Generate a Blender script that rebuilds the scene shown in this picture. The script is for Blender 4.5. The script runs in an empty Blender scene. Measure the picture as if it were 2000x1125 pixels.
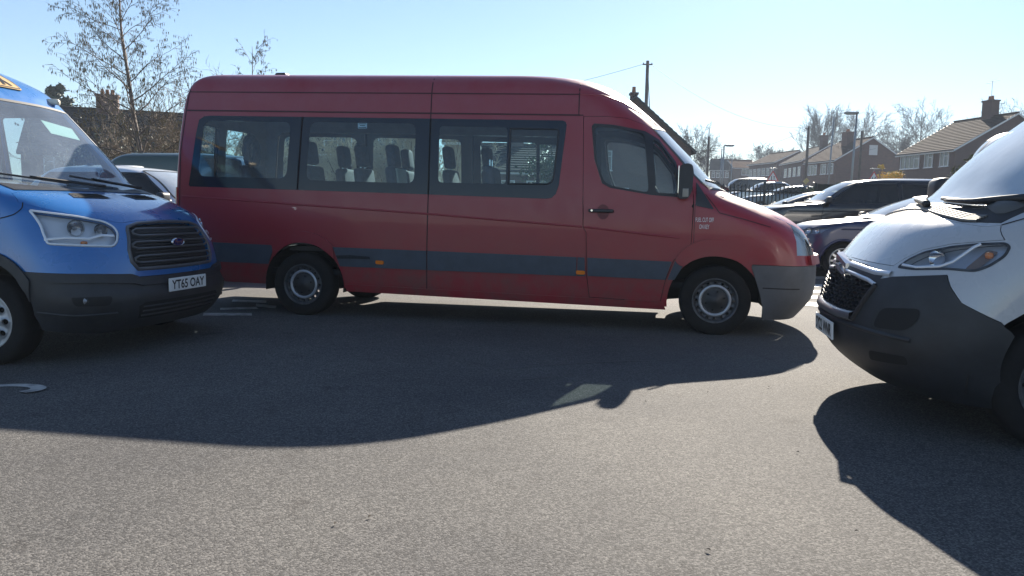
import bpy, bmesh, math, random
import numpy as np
from mathutils import Matrix, Vector, geometry
SC = bpy.context.scene
COL = SC.collection
R = math.radians
PI = math.pi

# ------------------------------------------------------------------ camera, sky, sun, exposure
CAM_R = Vector((0.98149, 0.19053, 0.01901)); CAM_F = Vector((-0.18916, 0.97650, -0.10306))
CAM_R.normalize(); CAM_F = (CAM_F - CAM_R * CAM_F.dot(CAM_R)).normalized(); CAM_U = CAM_R.cross(CAM_F)
CAM_P = Vector((0, 0, 1.195))
cd = bpy.data.cameras.new('camera'); cam = bpy.data.objects.new('camera', cd); COL.objects.link(cam)
cd.sensor_width = 36; cd.lens = 27; cd.clip_start = .05; cd.clip_end = 5000
m = Matrix((CAM_R, CAM_U, -CAM_F)).transposed().to_4x4(); m.translation = CAM_P; cam.matrix_world = m
SC.camera = cam
SUN = Vector((.305, 1.80, 1.0)).normalized()
W = bpy.data.worlds.new('World'); SC.world = W; W.use_nodes = True
nt = W.node_tree; sky = nt.nodes.new('ShaderNodeTexSky'); sky.sky_type = 'NISHITA'; sky.sun_disc = False
sky.sun_elevation = math.asin(SUN.z); sky.sun_rotation = math.atan2(SUN.x, SUN.y)
sky.air_density = 1.0; sky.dust_density = .12; sky.ozone_density = 3.0
nt.links.new(sky.outputs[0], nt.nodes['Background'].inputs[0]); nt.nodes['Background'].inputs[1].default_value = .05
sl = bpy.data.lights.new('sun', 'SUN'); sl.energy = 5.0; sl.angle = R(.53); sl.color = (1, .91, .78)
so = bpy.data.objects.new('sun', sl); COL.objects.link(so); so.rotation_euler = SUN.to_track_quat('Z', 'Y').to_euler()
SC.view_settings.view_transform = 'Standard'; SC.view_settings.look = 'None'; SC.view_settings.exposure = 1.6; SC.view_settings.gamma = 1
try:
    SC.cycles.max_bounces = 7; SC.cycles.diffuse_bounces = 3; SC.cycles.glossy_bounces = 3; SC.cycles.transparent_max_bounces = 20; SC.cycles.caustics_reflective = False; SC.cycles.caustics_refractive = False
    SC.cycles.use_denoising = True; SC.cycles.sample_clamp_indirect = 2.5
except Exception: pass

def at(u, v, d):
    """world point d metres along the camera axis through photograph pixel (u, v)"""
    return CAM_P + (CAM_F + CAM_R * ((u - 1000) / 1500) - CAM_U * ((v - 562.5) / 1500)) * d
def gz(x, y):
    """height of the ground: flat tarmac, dipping a little at the left, rising beyond the car park"""
    d = -.19 * x + .977 * y
    t = max(0., d - 13.); z = .04 * t * min(1., t / 6)
    a = min(1., max(0., (-3.6 - x) / 1.4)) * min(1., max(0., (6.9 - y) / 1.2)); a = a * a * (3 - 2 * a)
    return z - .075 * a
def atg(u, d):
    """ground point d metres out in the vertical plane of pixel column u"""
    p = at(u, 400, d); p = at(u, 400 + (p.z - gz(p.x, p.y)) / d * 1500, d); return Vector((p.x, p.y, gz(p.x, p.y)))

# ------------------------------------------------------------------ materials
MATS = {}
def nd(nt, t, **kw):
    n = nt.nodes.new('ShaderNode' + t)
    for k, v in kw.items(): setattr(n, k, v)
    return n
def mat(name, col, rough=.5, metal=0., coat=0., spec=.5, var=None, bump=None, rvar=0., emit=None):
    """principled surface; var=(scale, amount[, second colour]) mottles the colour, bump=(scale, strength, distance)"""
    if name in MATS: return MATS[name]
    m = bpy.data.materials.new(name); MATS[name] = m; m.use_nodes = True; nt = m.node_tree
    b = nt.nodes['Principled BSDF']; b.inputs['Base Color'].default_value = (*col, 1); b.inputs['Roughness'].default_value = rough
    b.inputs['Metallic'].default_value = metal; b.inputs['Coat Weight'].default_value = coat; b.inputs['Coat Roughness'].default_value = .04
    b.inputs['Specular IOR Level'].default_value = spec
    if var or bump or rvar: tc = nd(nt, 'TexCoord')
    if var:
        n = nd(nt, 'TexNoise'); n.inputs['Scale'].default_value = var[0]; n.inputs['Detail'].default_value = 6; n.inputs['Roughness'].default_value = .6
        nt.links.new(tc.outputs['Object'], n.inputs['Vector'])
        r = nd(nt, 'ValToRGB'); r.color_ramp.elements[0].position = .3; r.color_ramp.elements[1].position = .7
        c2 = var[2] if len(var) > 2 else tuple(c * (1 - var[1]) for c in col)
        c1 = col if len(var) > 2 else tuple(min(1, c * (1 + var[1])) for c in col)
        r.color_ramp.elements[0].color = (*c2, 1); r.color_ramp.elements[1].color = (*c1, 1)
        nt.links.new(n.outputs[0], r.inputs[0]); nt.links.new(r.outputs[0], b.inputs['Base Color'])
    if rvar:
        n = nd(nt, 'TexNoise'); n.inputs['Scale'].default_value = 7; n.inputs['Detail'].default_value = 5; nt.links.new(tc.outputs['Object'], n.inputs['Vector'])
        mr = nd(nt, 'MapRange'); mr.inputs[1].default_value = .3; mr.inputs[2].default_value = .7; mr.inputs[3].default_value = max(.02, rough - rvar); mr.inputs[4].default_value = rough + rvar
        nt.links.new(n.outputs[0], mr.inputs[0]); nt.links.new(mr.outputs[0], b.inputs['Roughness'])
    if bump:
        n = nd(nt, 'TexNoise'); n.inputs['Scale'].default_value = bump[0]; n.inputs['Detail'].default_value = 4; nt.links.new(tc.outputs['Object'], n.inputs['Vector'])
        bp = nd(nt, 'Bump'); bp.inputs['Strength'].default_value = bump[1]; bp.inputs['Distance'].default_value = bump[2]
        nt.links.new(n.outputs[0], bp.inputs['Height']); nt.links.new(bp.outputs[0], b.inputs['Normal'])
    if emit: b.inputs['Emission Color'].default_value = (*emit[0], 1); b.inputs['Emission Strength'].default_value = emit[1]
    return m
def glass(name, tint, dust_sheen=.05, dcol=(.5, .5, .48), rough=.015, ior=1.6):
    """thin sheet glass: tinted see-through, mirror reflection by Fresnel, a film of painted windscreen sky reflection and dust"""
    if name in MATS: return MATS[name]
    m = bpy.data.materials.new(name); MATS[name] = m; m.use_nodes = True; nt = m.node_tree; nt.nodes.remove(nt.nodes['Principled BSDF'])
    out = nt.nodes['Material Output']; tr = nd(nt, 'BsdfTransparent'); tr.inputs[0].default_value = (*tint, 1)
    gl = nd(nt, 'BsdfGlossy'); gl.inputs['Roughness'].default_value = rough; fr = nd(nt, 'Fresnel'); 
    ge = nd(nt, 'NewGeometry'); im_ = nd(nt, 'MapRange'); im_.inputs[3].default_value = ior; im_.inputs[4].default_value = 1 / ior; nt.links.new(ge.outputs['Backfacing'], im_.inputs[0]); nt.links.new(im_.outputs[0], fr.inputs[0])  # the same Fresnel from both sides of the sheet
    df = nd(nt, 'BsdfDiffuse'); df.inputs[0].default_value = (*dcol, 1)
    a = nd(nt, 'MixShader'); b = nd(nt, 'MixShader')
    tc = nd(nt, 'TexCoord'); n = nd(nt, 'TexNoise'); n.inputs['Scale'].default_value = 3; n.inputs['Detail'].default_value = 5; nt.links.new(tc.outputs['Object'], n.inputs['Vector'])
    mr = nd(nt, 'MapRange'); mr.inputs[3].default_value = dust_sheen * .5; mr.inputs[4].default_value = dust_sheen * 1.5; nt.links.new(n.outputs[0], mr.inputs[0])
    nt.links.new(mr.outputs[0], a.inputs[0]); nt.links.new(tr.outputs[0], a.inputs[1]); nt.links.new(df.outputs[0], a.inputs[2])
    nt.links.new(fr.outputs[0], b.inputs[0]); nt.links.new(a.outputs[0], b.inputs[1]); nt.links.new(gl.outputs[0], b.inputs[2]); nt.links.new(b.outputs[0], out.inputs[0])
    return m

# ------------------------------------------------------------------ object helpers
def tag(o, label=None, cat=None, group=None, kind=None):
    if label: o['label'] = label
    if cat: o['category'] = cat
    if group: o['group'] = group
    if kind: o['kind'] = kind
    return o
def empty(name, loc, rz=0, label=None, cat=None, group=None):
    o = bpy.data.objects.new(name, None); COL.objects.link(o); o.location = loc; o.rotation_euler = (0, 0, rz); o.empty_display_size = .2
    return tag(o, label, cat, group)
def link(name, me, parent=None, mats=None, smooth=False):
    if mats is not None:
        for q in (mats if isinstance(mats, (list, tuple)) else [mats]): me.materials.append(q)
    if smooth: me.polygons.foreach_set('use_smooth', [True] * len(me.polygons))
    o = bpy.data.objects.new(name, me); COL.objects.link(o); o.parent = parent; return o
def mesh(name, v, f, mats, parent=None, smooth=False, mi=None):
    me = bpy.data.meshes.new(name); me.from_pydata([tuple(p) for p in v], [], f); o = link(name, me, parent, mats, smooth)
    if mi is not None: me.polygons.foreach_set('material_index', mi)
    me.update(); return o
class MB:
    """collects simple solids into one mesh"""
    def __init__(s): s.v = []; s.f = []
    def add(s, v, f): k = len(s.v); s.v += [tuple(p) for p in v]; s.f += [tuple(i + k for i in q) for q in f]; return s
    def box(s, c, d, rot=None, taper=1.):
        x, y, z = d[0] / 2, d[1] / 2, d[2] / 2
        v = [Vector((sx * x * (taper if sz > 0 else 1), sy * y * (taper if sz > 0 else 1), sz * z)) for sz in (-1, 1) for sy in (-1, 1) for sx in (-1, 1)]
        if rot is not None: v = [rot @ p for p in v]
        c = Vector(c); return s.add([p + c for p in v], [(0, 2, 3, 1), (4, 5, 7, 6), (0, 1, 5, 4), (2, 6, 7, 3), (0, 4, 6, 2), (1, 3, 7, 5)])
    def tube(s, pts, r, n=6, cap=True):
        pts = [Vector(p) for p in pts]; rs = r if isinstance(r, (list, tuple)) else [r] * len(pts); v = []; f = []
        if len(rs) != len(pts): rs = list(np.interp(np.linspace(0, 1, len(pts)), np.linspace(0, 1, len(rs)), rs))
        up = Vector((0, 0, 1))
        for i, p in enumerate(pts):
            d = (pts[min(i + 1, len(pts) - 1)] - pts[max(i - 1, 0)]); d = d.normalized() if d.length > 1e-9 else Vector((0, 0, 1))
            a = d.cross(up if abs(d.z) < .95 else Vector((1, 0, 0))).normalized(); b = d.cross(a)
            v += [p + (a * math.cos(2 * PI * k / n) + b * math.sin(2 * PI * k / n)) * rs[i] for k in range(n)]
        for i in range(len(pts) - 1):
            for k in range(n): f.append((i * n + k, i * n + (k + 1) % n, (i + 1) * n + (k + 1) % n, (i + 1) * n + k))
        if cap: f.append(tuple(range(n))[::-1]); f.append(tuple((len(pts) - 1) * n + k for k in range(n)))
        return s.add(v, f)
    def lathe(s, prof, c=(0, 0, 0), n=32, axis='y', a0=0, a1=2 * PI):
        """prof: (radius, along-axis)"""
        full = abs(a1 - a0 - 2 * PI) < 1e-6; m = n if full else n + 1; v = []; c = Vector(c)
        for r, h in prof:
            for k in range(m):
                t = a0 + (a1 - a0) * k / n; p = (r * math.cos(t), h, r * math.sin(t)) if axis == 'y' else ((h, r * math.cos(t), r * math.sin(t)) if axis == 'x' else (r * math.cos(t), r * math.sin(t), h))
                v.append(Vector(p) + c)
        f = [(i * m + k, i * m + (k + 1) % m, (i + 1) * m + (k + 1) % m, (i + 1) * m + k) for i in range(len(prof) - 1) for k in range(n if not full else m)]
        return s.add(v, f)
    def prism(s, poly, ax, lo, hi):
        """polygon extruded along axis ax (0 x: poly is (y,z), 1 y: (x,z), 2 z: (x,y))"""
        n = len(poly); mk = {0: lambda a, b, h: (h, a, b), 1: lambda a, b, h: (a, h, b), 2: lambda a, b, h: (a, b, h)}[ax]
        return s.add([mk(a, b, lo) for a, b in poly] + [mk(a, b, hi) for a, b in poly], [tuple(range(n))[::-1], tuple(range(n, 2 * n))] + [(k, (k + 1) % n, n + (k + 1) % n, n + k) for k in range(n)])
    def rbox(s, c, d, r=.02, seg=2, rot=None):
        bm = bmesh.new(); bmesh.ops.create_cube(bm, size=1)
        for v in bm.verts: v.co = Vector((v.co.x * d[0], v.co.y * d[1], v.co.z * d[2]))
        bmesh.ops.bevel(bm, geom=bm.edges[:], offset=min(r, min(d) * .49), segments=seg, affect='EDGES', profile=.6)
        bm.verts.index_update(); c = Vector(c)
        s.add([((rot @ v.co) if rot is not None else v.co) + c for v in bm.verts], [tuple(v.index for v in f.verts) for f in bm.faces]); bm.free(); return s
    def build(s, name, mats, parent=None, smooth=False, sharp=None):
        o = mesh(name, s.v, s.f, mats, parent, smooth)
        if sharp: o.data.set_sharp_from_angle(angle=R(sharp))
        return o
def text(name, body, size, org, ax, ay, m, parent, width=None, bold=0., ext=.001):
    """flat lettering: baseline start org, axes ax/ay; stretched to width"""
    c = bpy.data.curves.new(name, 'FONT'); c.body = body; c.size = 1; c.offset = bold; c.extrude = 0; c.align_x = 'LEFT'
    t = bpy.data.objects.new(name, c); COL.objects.link(t); dg = bpy.context.evaluated_depsgraph_get()
    me = bpy.data.meshes.new_from_object(t.evaluated_get(dg)); COL.objects.unlink(t); bpy.data.objects.remove(t)
    co = [v.co.copy() for v in me.vertices]; x0 = min(p.x for p in co); x1 = max(p.x for p in co); y0 = min(p.y for p in co); y1 = max(p.y for p in co)
    sy = size / (y1 - y0); sx = (width / (x1 - x0)) if width else sy; ax, ay, org = Vector(ax), Vector(ay), Vector(org)
    for v, p in zip(me.vertices, co): v.co = org + ax * ((p.x - x0) * sx) + ay * ((p.y - y0) * sy)
    me.materials.clear(); return link(name, me, parent, m)
def copy_tree(o, parent=None):
    c = o.copy(); COL.objects.link(c); c.parent = parent
    for ch in o.children: copy_tree(ch, c)
    return c

# ------------------------------------------------------------------ curved sheet panels on a vehicle shell
def pchip(pts):
    pts=sorted(pts); X=[p[0] for p in pts]; Y=[p[1] for p in pts]; n=len(X)
    h=[X[i+1]-X[i] for i in range(n-1)]; d=[(Y[i+1]-Y[i])/h[i] for i in range(n-1)]
    m=[0]*n
    for i in range(1,n-1):
        if d[i-1]*d[i]>0:
            w1=2*h[i]+h[i-1]; w2=h[i]+2*h[i-1]; m[i]=(w1+w2)/(w1/d[i-1]+w2/d[i])
    m[0]=d[0]; m[-1]=d[-1]
    def f(x):
        if x<=X[0]: return Y[0]
        if x>=X[-1]: return Y[-1]
        lo,hi=0,n-1
        while hi-lo>1:
            k=(lo+hi)//2
            if X[k]<=x: lo=k
            else: hi=k
        t=(x-X[lo])/h[lo]; t2=t*t; t3=t2*t
        return (2*t3-3*t2+1)*Y[lo]+(t3-2*t2+t)*h[lo]*m[lo]+(-2*t3+3*t2)*Y[hi]+(t3-t2)*h[lo]*m[hi]
    return f
def smooth(f, pts, sig=.018):
    """table of f with its kinks rounded off"""
    z0, z1 = min(p[0] for p in pts), max(p[0] for p in pts); n = 500; pad = 40; st = (z1 - z0) / n; z = z0 + st * np.arange(-pad, n + pad + 1)
    v = np.array([f(t) for t in z]); v[:pad] = 2 * v[pad] - v[2 * pad:pad:-1]; v[-pad:] = 2 * v[-pad - 1] - v[-pad - 2:-2 * pad - 2:-1]
    k = np.exp(-.5 * (np.arange(-pad, pad + 1) * st / sig) ** 2); k /= k.sum(); t_ = np.convolve(v, k, 'valid'); zz = z[pad:-pad]
    lo, hi, sp = z0, z1, st; tl = t_.tolist(); m = len(tl) - 1
    def g(x):
        a = (x - lo) / sp
        if a <= 0: return tl[0]
        if a >= m: return tl[m]
        i = int(a); return tl[i] + (tl[i + 1] - tl[i]) * (a - i)
    return g
class Body:
    """vehicle shell as a stack of plan outlines: nose, tail, half-width and corner lengths are functions of height.
    sheet coordinates (u, h): u runs round the outline from the nose (left side positive), h is arc length up the profile"""
    def __init__(s, nose, tail, w, cf, cr, nf=2.6, nr=4., rake=0., zr=None):
        s.nose, s.tail, s.w, s.cf, s.cr = (smooth(pchip(q), q) for q in (nose, tail, w, cf, cr)); s.nf, s.nr, s.rake = nf, nr, rake
        s.z0 = min(p[0] for p in nose); s.z1 = max(p[0] for p in nose)
        z = .9; s.KF = 1.3; s.KS = s.nose(z) - s.cf(z) - s.tail(z) - s.cr(z); s.KR = 1.1
        s.tz = np.linspace(s.z0, s.z1, 500); nn = np.array([s.nose(t) for t in s.tz]); dn = np.clip(np.abs(np.diff(nn) / np.diff(s.tz)), 0, 6)
        s.th = np.concatenate([[0], np.cumsum(np.sqrt(1 + dn ** 2) * np.diff(s.tz))])
    def H(s, z): return float(np.interp(z, s.tz, s.th)) if z >= s.z0 else z - s.z0
    def Z(s, h): return float(np.interp(h, s.th, s.tz)) if h >= 0 else s.z0 + h
    def xyz(s, u, h):
        z = s.Z(h); w = s.w(z); a = s.nose(z) - s.cf(z); b = s.tail(z) + s.cr(z); q = abs(u); sg = 1 if u >= 0 else -1
        if q <= s.KF: t = q / s.KF * PI / 2; x = a + s.cf(z) * max(0, math.cos(t)) ** (2 / s.nf); y = w * math.sin(t) ** (2 / s.nf)
        elif q <= s.KF + s.KS: x = a + (b - a) * (q - s.KF) / s.KS; y = w
        else: t = min(PI / 2, (q - s.KF - s.KS) / s.KR * PI / 2); x = b - s.cr(z) * math.sin(t) ** (2 / s.nr); y = w * max(0, math.cos(t)) ** (2 / s.nr)
        return (x, sg * y, z - s.rake * x)
    def ux(s, x, z):
        a = s.nose(z) - s.cf(z); b = s.tail(z) + s.cr(z)
        if x > a: return s.KF * math.acos(min(1, (x - a) / s.cf(z)) ** (s.nf / 2)) / (PI / 2)
        if x >= b: return s.KF + s.KS * (a - x) / (a - b)
        return s.KF + s.KS + s.KR * math.asin(min(1, (b - x) / s.cr(z)) ** (s.nr / 2)) / (PI / 2)
    def S(s, pts, sg): return [(sg * s.ux(x, z), s.H(z)) for x, z in dens(pts, .04)]
    def F(s, pts): return [((1 if y >= 0 else -1) * s.KF * math.asin(min(1, abs(y) / s.w(z)) ** (s.nf / 2)) / (PI / 2), s.H(z)) for y, z in dens(pts, .04)]
    def Rr(s, pts): return [((1 if y >= 0 else -1) * (s.KF + s.KS + s.KR * math.acos(min(1, abs(y) / s.w(z)) ** (s.nr / 2)) / (PI / 2)), s.H(z)) for y, z in dens(pts, .04)]
    def tu(s, t): return t * s.KF if t <= 1 else s.KF + t - 1
    def T(s, pts, sg=1): return [(sg * s.tu(t), s.H(z)) for t, z in dens(pts, .03)]
    def U(s): return s.KF + s.KS + s.KR
    def rect(s, za, zb): U = s.U(); return [(-U, s.H(za)), (U, s.H(za)), (U, s.H(zb)), (-U, s.H(zb))]
def dens(p, st):
    o = []
    for i in range(len(p)):
        a, b = p[i], p[(i + 1) % len(p)]; n = max(1, int(math.hypot(b[0] - a[0], b[1] - a[1]) / st))
        o += [(a[0] + (b[0] - a[0]) * k / n, a[1] + (b[1] - a[1]) * k / n) for k in range(n)]
    return o
def rnd(p, r, n=4):
    """round the corners of a polygon"""
    o = []; m = len(p)
    for i in range(m):
        a, b, c = Vector(p[i - 1]), Vector(p[i]), Vector(p[(i + 1) % m]); d1, d2 = (a - b), (c - b); k = min(r, d1.length * .45, d2.length * .45)
        p1 = b + d1.normalized() * k; p2 = b + d2.normalized() * k
        for j in range(n + 1): t = j / n; q = p1 * (1 - t) ** 2 + b * 2 * t * (1 - t) + p2 * t * t; o.append((q.x, q.y))
    return o
def inset(p, d):
    m = len(p); A = sum(p[i][0] * p[(i + 1) % m][1] - p[(i + 1) % m][0] * p[i][1] for i in range(m)); sg = 1 if A > 0 else -1; o = []
    for i in range(m):
        a, b, c = Vector(p[i - 1]), Vector(p[i]), Vector(p[(i + 1) % m]); e1 = (b - a); e2 = (c - b)
        if e1.length < 1e-9 or e2.length < 1e-9: o.append(p[i]); continue
        e1.normalize(); e2.normalize(); n = Vector((-e1.y - e2.y, e1.x + e2.x)); L = n.length
        if L < 1e-6: o.append(p[i]); continue
        n = n / L; k = d / max(.4, n.dot(Vector((-e1.y, e1.x)))); o.append((b.x + n.x * k * sg, b.y + n.y * k * sg))
    return o
def mirx(p): return [(-a, b) for a, b in p]
def pip(P, poly):
    x, y = P[:, 0], P[:, 1]; r = np.zeros(len(P), bool); n = len(poly)
    for i in range(n):
        (x1, y1), (x2, y2) = poly[i], poly[(i + 1) % n]
        if y1 == y2: continue
        c = ((y1 > y) != (y2 > y)) & (x < (x2 - x1) * (y - y1) / (y2 - y1) + x1); r ^= c
    return r
def sheet(outer, holes, step):
    """triangulate a polygon with holes, with evenly spread inner points"""
    outer = dens(outer, step); holes = [dens(h, step) for h in holes]; V = []; E = []
    for l in [outer] + holes:
        k = len(V); V += l; E += [(k + i, k + (i + 1) % len(l)) for i in range(len(l))]
    B = np.array(V); lo, hi = np.array(outer).min(0), np.array(outer).max(0); ys = np.arange(lo[1] + step * .5, hi[1], step * .87); G = []
    for j, y in enumerate(ys):
        xs = np.arange(lo[0] + step * (.5 if j % 2 else .25), hi[0], step); G.append(np.stack([xs, np.full(len(xs), y)], 1))
    if G:
        G = np.concatenate(G); ok = pip(G, outer)
        for h in holes: ok &= ~pip(G, h)
        G = G[ok]
        if len(G):
            md = np.full(len(G), 9.)
            for i in range(0, len(B), 200): md = np.minimum(md, np.sqrt(((G[:, None] - B[None, i:i + 200]) ** 2).sum(-1)).min(1))
            G = G[md > step * .5]; V = V + [tuple(g) for g in G]
    r = geometry.delaunay_2d_cdt([Vector(v) for v in V], E, [], 0, 1e-6)
    P = np.array([tuple(v) for v in r[0]]); T = np.array([f for f in r[2] if len(f) == 3]); c = P[T].mean(1); ok = pip(c, outer)
    for h in holes: ok &= ~pip(c, h)
    T = T[ok]; a, b, c = P[T[:, 0]], P[T[:, 1]], P[T[:, 2]]; ar = np.abs((b[:, 0] - a[:, 0]) * (c[:, 1] - a[:, 1]) - (b[:, 1] - a[:, 1]) * (c[:, 0] - a[:, 0])); lg = np.maximum(np.maximum(((b - a) ** 2).sum(1), ((c - b) ** 2).sum(1)), ((a - c) ** 2).sum(1)) ** .5
    return P, T[ar / np.maximum(lg, 1e-9) > 1.2e-4]
def panel(name, fn, outer, m, parent=None, holes=(), step=.07, off=0., thick=0., im=None, lab=None, flat=False, rim=None):
    """sheet-metal panel: polygon in sheet coordinates mapped by fn, lifted by off, folded inwards by thick"""
    P, T = sheet(outer, list(holes), step); used = np.unique(T); mp = {int(a): i for i, a in enumerate(used)}
    V = np.array([fn(float(P[i][0]), float(P[i][1])) for i in used]); T = np.array([[mp[int(i)] for i in t] for t in T])
    N = np.zeros_like(V); fnm = np.cross(V[T[:, 1]] - V[T[:, 0]], V[T[:, 2]] - V[T[:, 0]])
    C = V.copy(); C[:, 0] = np.clip(C[:, 0], -1.2, 1.2); C[:, 1] = 0; C[:, 2] = np.clip(C[:, 2], .8, .9)
    if (fnm * (V - C)[T[:, 0]]).sum() < 0: T = T[:, ::-1]; fnm = -fnm
    for k in range(3): np.add.at(N, T[:, k], fnm)
    N /= np.maximum(1e-12, np.linalg.norm(N, axis=1))[:, None]; V = V + N * off
    verts = [tuple(v) for v in V]; faces = [tuple(int(i) for i in t) for t in T]; mi = [0] * len(faces)
    if thick:
        n = len(verts); In = V - N * thick; cnt = {}
        for t in faces:
            for a, b in ((t[0], t[1]), (t[1], t[2]), (t[2], t[0])): cnt[(a, b)] = 1
        bd = [e for e in cnt if (e[1], e[0]) not in cnt]
        verts += [tuple(v) for v in In]; nf = len(faces); faces += [(a + n, c + n, b + n) for a, b, c in faces]; mi += [1] * nf
        for a, b in bd:
            k = len(verts); verts += [verts[b], verts[a], verts[a + n], verts[b + n]]; faces.append((k, k + 1, k + 2, k + 3)); mi.append(2 if rim else 0)
    o = mesh(name, verts, faces, [m, im or m] + ([rim] if rim else []), parent, not flat, mi)
    if lab: o['label'] = lab
    return o
def strip(name, fn, line, width, m, parent, off=.002, h=0.):
    """narrow band along a polyline on the shell (panel gap, moulding)"""
    P = [Vector(fn(*p)) for p in line]; v = []; f = []
    for i, p in enumerate(P):
        d = (P[min(i + 1, len(P) - 1)] - P[max(0, i - 1)]).normalized(); e = 1e-3; u, hh = line[i]
        n = (Vector(fn(u + e, hh)) - p).cross(Vector(fn(u, hh + e)) - p); n.normalize()
        if n.dot(Vector((p.x - max(-1.2, min(1.2, p.x)), p.y, p.z - .85))) < 0: n = -n
        t = n.cross(d).normalized() * (width / 2); o = n * off
        if h: v += [p + t, p + t * .6 + n * h, p - t * .6 + n * h, p - t]
        else: v += [p + t + o, p - t + o]
    k = 4 if h else 2
    for i in range(len(P) - 1):
        for j in range(k - 1): f.append((i * k + j, i * k + j + 1, (i + 1) * k + j + 1, (i + 1) * k + j))
    return mesh(name, v, f, m, parent, bool(h))
def opn(p, st=.05):
    o = []
    for a, b in zip(p[:-1], p[1:]):
        n = max(1, int(math.hypot(b[0] - a[0], b[1] - a[1]) / st)); o += [(a[0] + (b[0] - a[0]) * k / n, a[1] + (b[1] - a[1]) * k / n) for k in range(n)]
    return o + [p[-1]]
def SL(b, pts, sg): return [(sg * b.ux(x, z), b.H(z)) for x, z in opn(pts)]
def TL(b, pts, sg=1): return [(sg * b.tu(t), b.H(z)) for t, z in opn(pts, .03)]
def half(b, pts): q = TL(b, pts); return q + [(-u, h) for u, h in q[::-1]]
def FL(b, pts): return [((1 if y >= 0 else -1) * b.KF * math.asin(min(1, abs(y) / b.w(z)) ** (b.nf / 2)) / (PI / 2), b.H(z)) for y, z in opn(pts)]
def circ(cx, cy, rx, ry=None, n=24, a0=0): ry = ry or rx; return [(cx + rx * math.cos(a0 + 2 * PI * k / n), cy + ry * math.sin(a0 + 2 * PI * k / n)) for k in range(n)]
def chaikin(p, n=2):
    for _ in range(n): p = [q for a, b in zip(p, p[1:] + p[:1]) for q in ((a[0] * .75 + b[0] * .25, a[1] * .75 + b[1] * .25), (a[0] * .25 + b[0] * .75, a[1] * .25 + b[1] * .75))]
    return p
# ------------------------------------------------------------------ ground
def asphalt():
    m = mat('asphalt', (.1, .1, .1), .9, spec=.25); nt = m.node_tree; b = nt.nodes['Principled BSDF']; tc = nd(nt, 'TexCoord')
    def noise(s, det=3, ro=.55): n = nd(nt, 'TexNoise'); n.inputs['Scale'].default_value = s; n.inputs['Detail'].default_value = det; n.inputs['Roughness'].default_value = ro; nt.links.new(tc.outputs['Object'], n.inputs['Vector']); return n
    vo = nd(nt, 'TexVoronoi'); vo.inputs['Scale'].default_value = 140; nt.links.new(tc.outputs['Object'], vo.inputs['Vector'])
    r1 = nd(nt, 'ValToRGB'); e = r1.color_ramp.elements; e[0].position = .0; e[0].color = (.056, .055, .055, 1); e[1].position = 1.; e[1].color = (.190, .184, .178, 1); k = e.new(.55); k.color = (.102, .100, .099, 1)
    sp = nd(nt, 'SeparateColor'); nt.links.new(vo.outputs['Color'], sp.inputs[0]); nt.links.new(sp.outputs[0], r1.inputs[0])
    n2 = noise(.45, 5, .6); r2 = nd(nt, 'ValToRGB'); r2.color_ramp.elements[0].position = .34; r2.color_ramp.elements[0].color = (.66, .66, .68, 1); r2.color_ramp.elements[1].position = .66; r2.color_ramp.elements[1].color = (1.08, 1.06, 1.02, 1); nt.links.new(n2.outputs[0], r2.inputs[0])
    mx = nd(nt, 'MixRGB', blend_type='MULTIPLY'); mx.inputs[0].default_value = 1; nt.links.new(r1.outputs[0], mx.inputs[1]); nt.links.new(r2.outputs[0], mx.inputs[2])
    n3 = noise(3.1, 4); r3 = nd(nt, 'ValToRGB'); r3.color_ramp.elements[0].position = .62; r3.color_ramp.elements[0].color = (1, 1, 1, 1); r3.color_ramp.elements[1].position = .74; r3.color_ramp.elements[1].color = (.62, .6, .6, 1); nt.links.new(n3.outputs[0], r3.inputs[0])
    m2 = nd(nt, 'MixRGB', blend_type='MULTIPLY'); m2.inputs[0].default_value = .8; nt.links.new(mx.outputs[0], m2.inputs[1]); nt.links.new(r3.outputs[0], m2.inputs[2]); nt.links.new(m2.outputs[0], b.inputs['Base Color'])
    bp = nd(nt, 'Bump'); bp.inputs['Strength'].default_value = .45; bp.inputs['Distance'].default_value = .004; nt.links.new(vo.outputs['Distance'], bp.inputs['Height']); bp.invert = True
    n4 = noise(240, 2); b2 = nd(nt, 'Bump'); b2.inputs['Strength'].default_value = .3; b2.inputs['Distance'].default_value = .004; nt.links.new(n4.outputs[0], b2.inputs['Height']); nt.links.new(bp.outputs[0], b2.inputs['Normal']); nt.links.new(b2.outputs[0], b.inputs['Normal'])
    return m
def axis(a, b, st, far): 
    c = list(np.arange(a, b + 1e-6, st)); s = st
    lo, hi = [a], [b]
    while hi[-1] < far: s *= 1.35; hi.append(hi[-1] + s)
    s = st
    while lo[-1] > -far: s *= 1.35; lo.append(lo[-1] - s)
    return lo[:0:-1] + c + hi[1:]
xs = axis(-30, 45, 1.0, 240); ys = axis(-8, 60, 1.0, 240)
for lst, a, b_ in ((xs, -8, -2), (ys, 4, 8)): lst += [v + .5 for v in np.arange(a, b_)]
xs = sorted(set(round(float(v), 3) for v in xs)); ys = sorted(set(round(float(v), 3) for v in ys)); nx = len(xs)
def gzc(x, y): return gz(x, y) if -.19 * x + .977 * y < 170 else gz(*(Vector((x, y)) * (170 / (-.19 * x + .977 * y))))
o = mesh('ground', [(x, y, gzc(x, y)) for y in ys for x in xs], [(j * nx + i, j * nx + i + 1, (j + 1) * nx + i + 1, (j + 1) * nx + i) for j in range(len(ys) - 1) for i in range(nx - 1)], asphalt(), None, True); tag(o, kind='structure')
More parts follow.
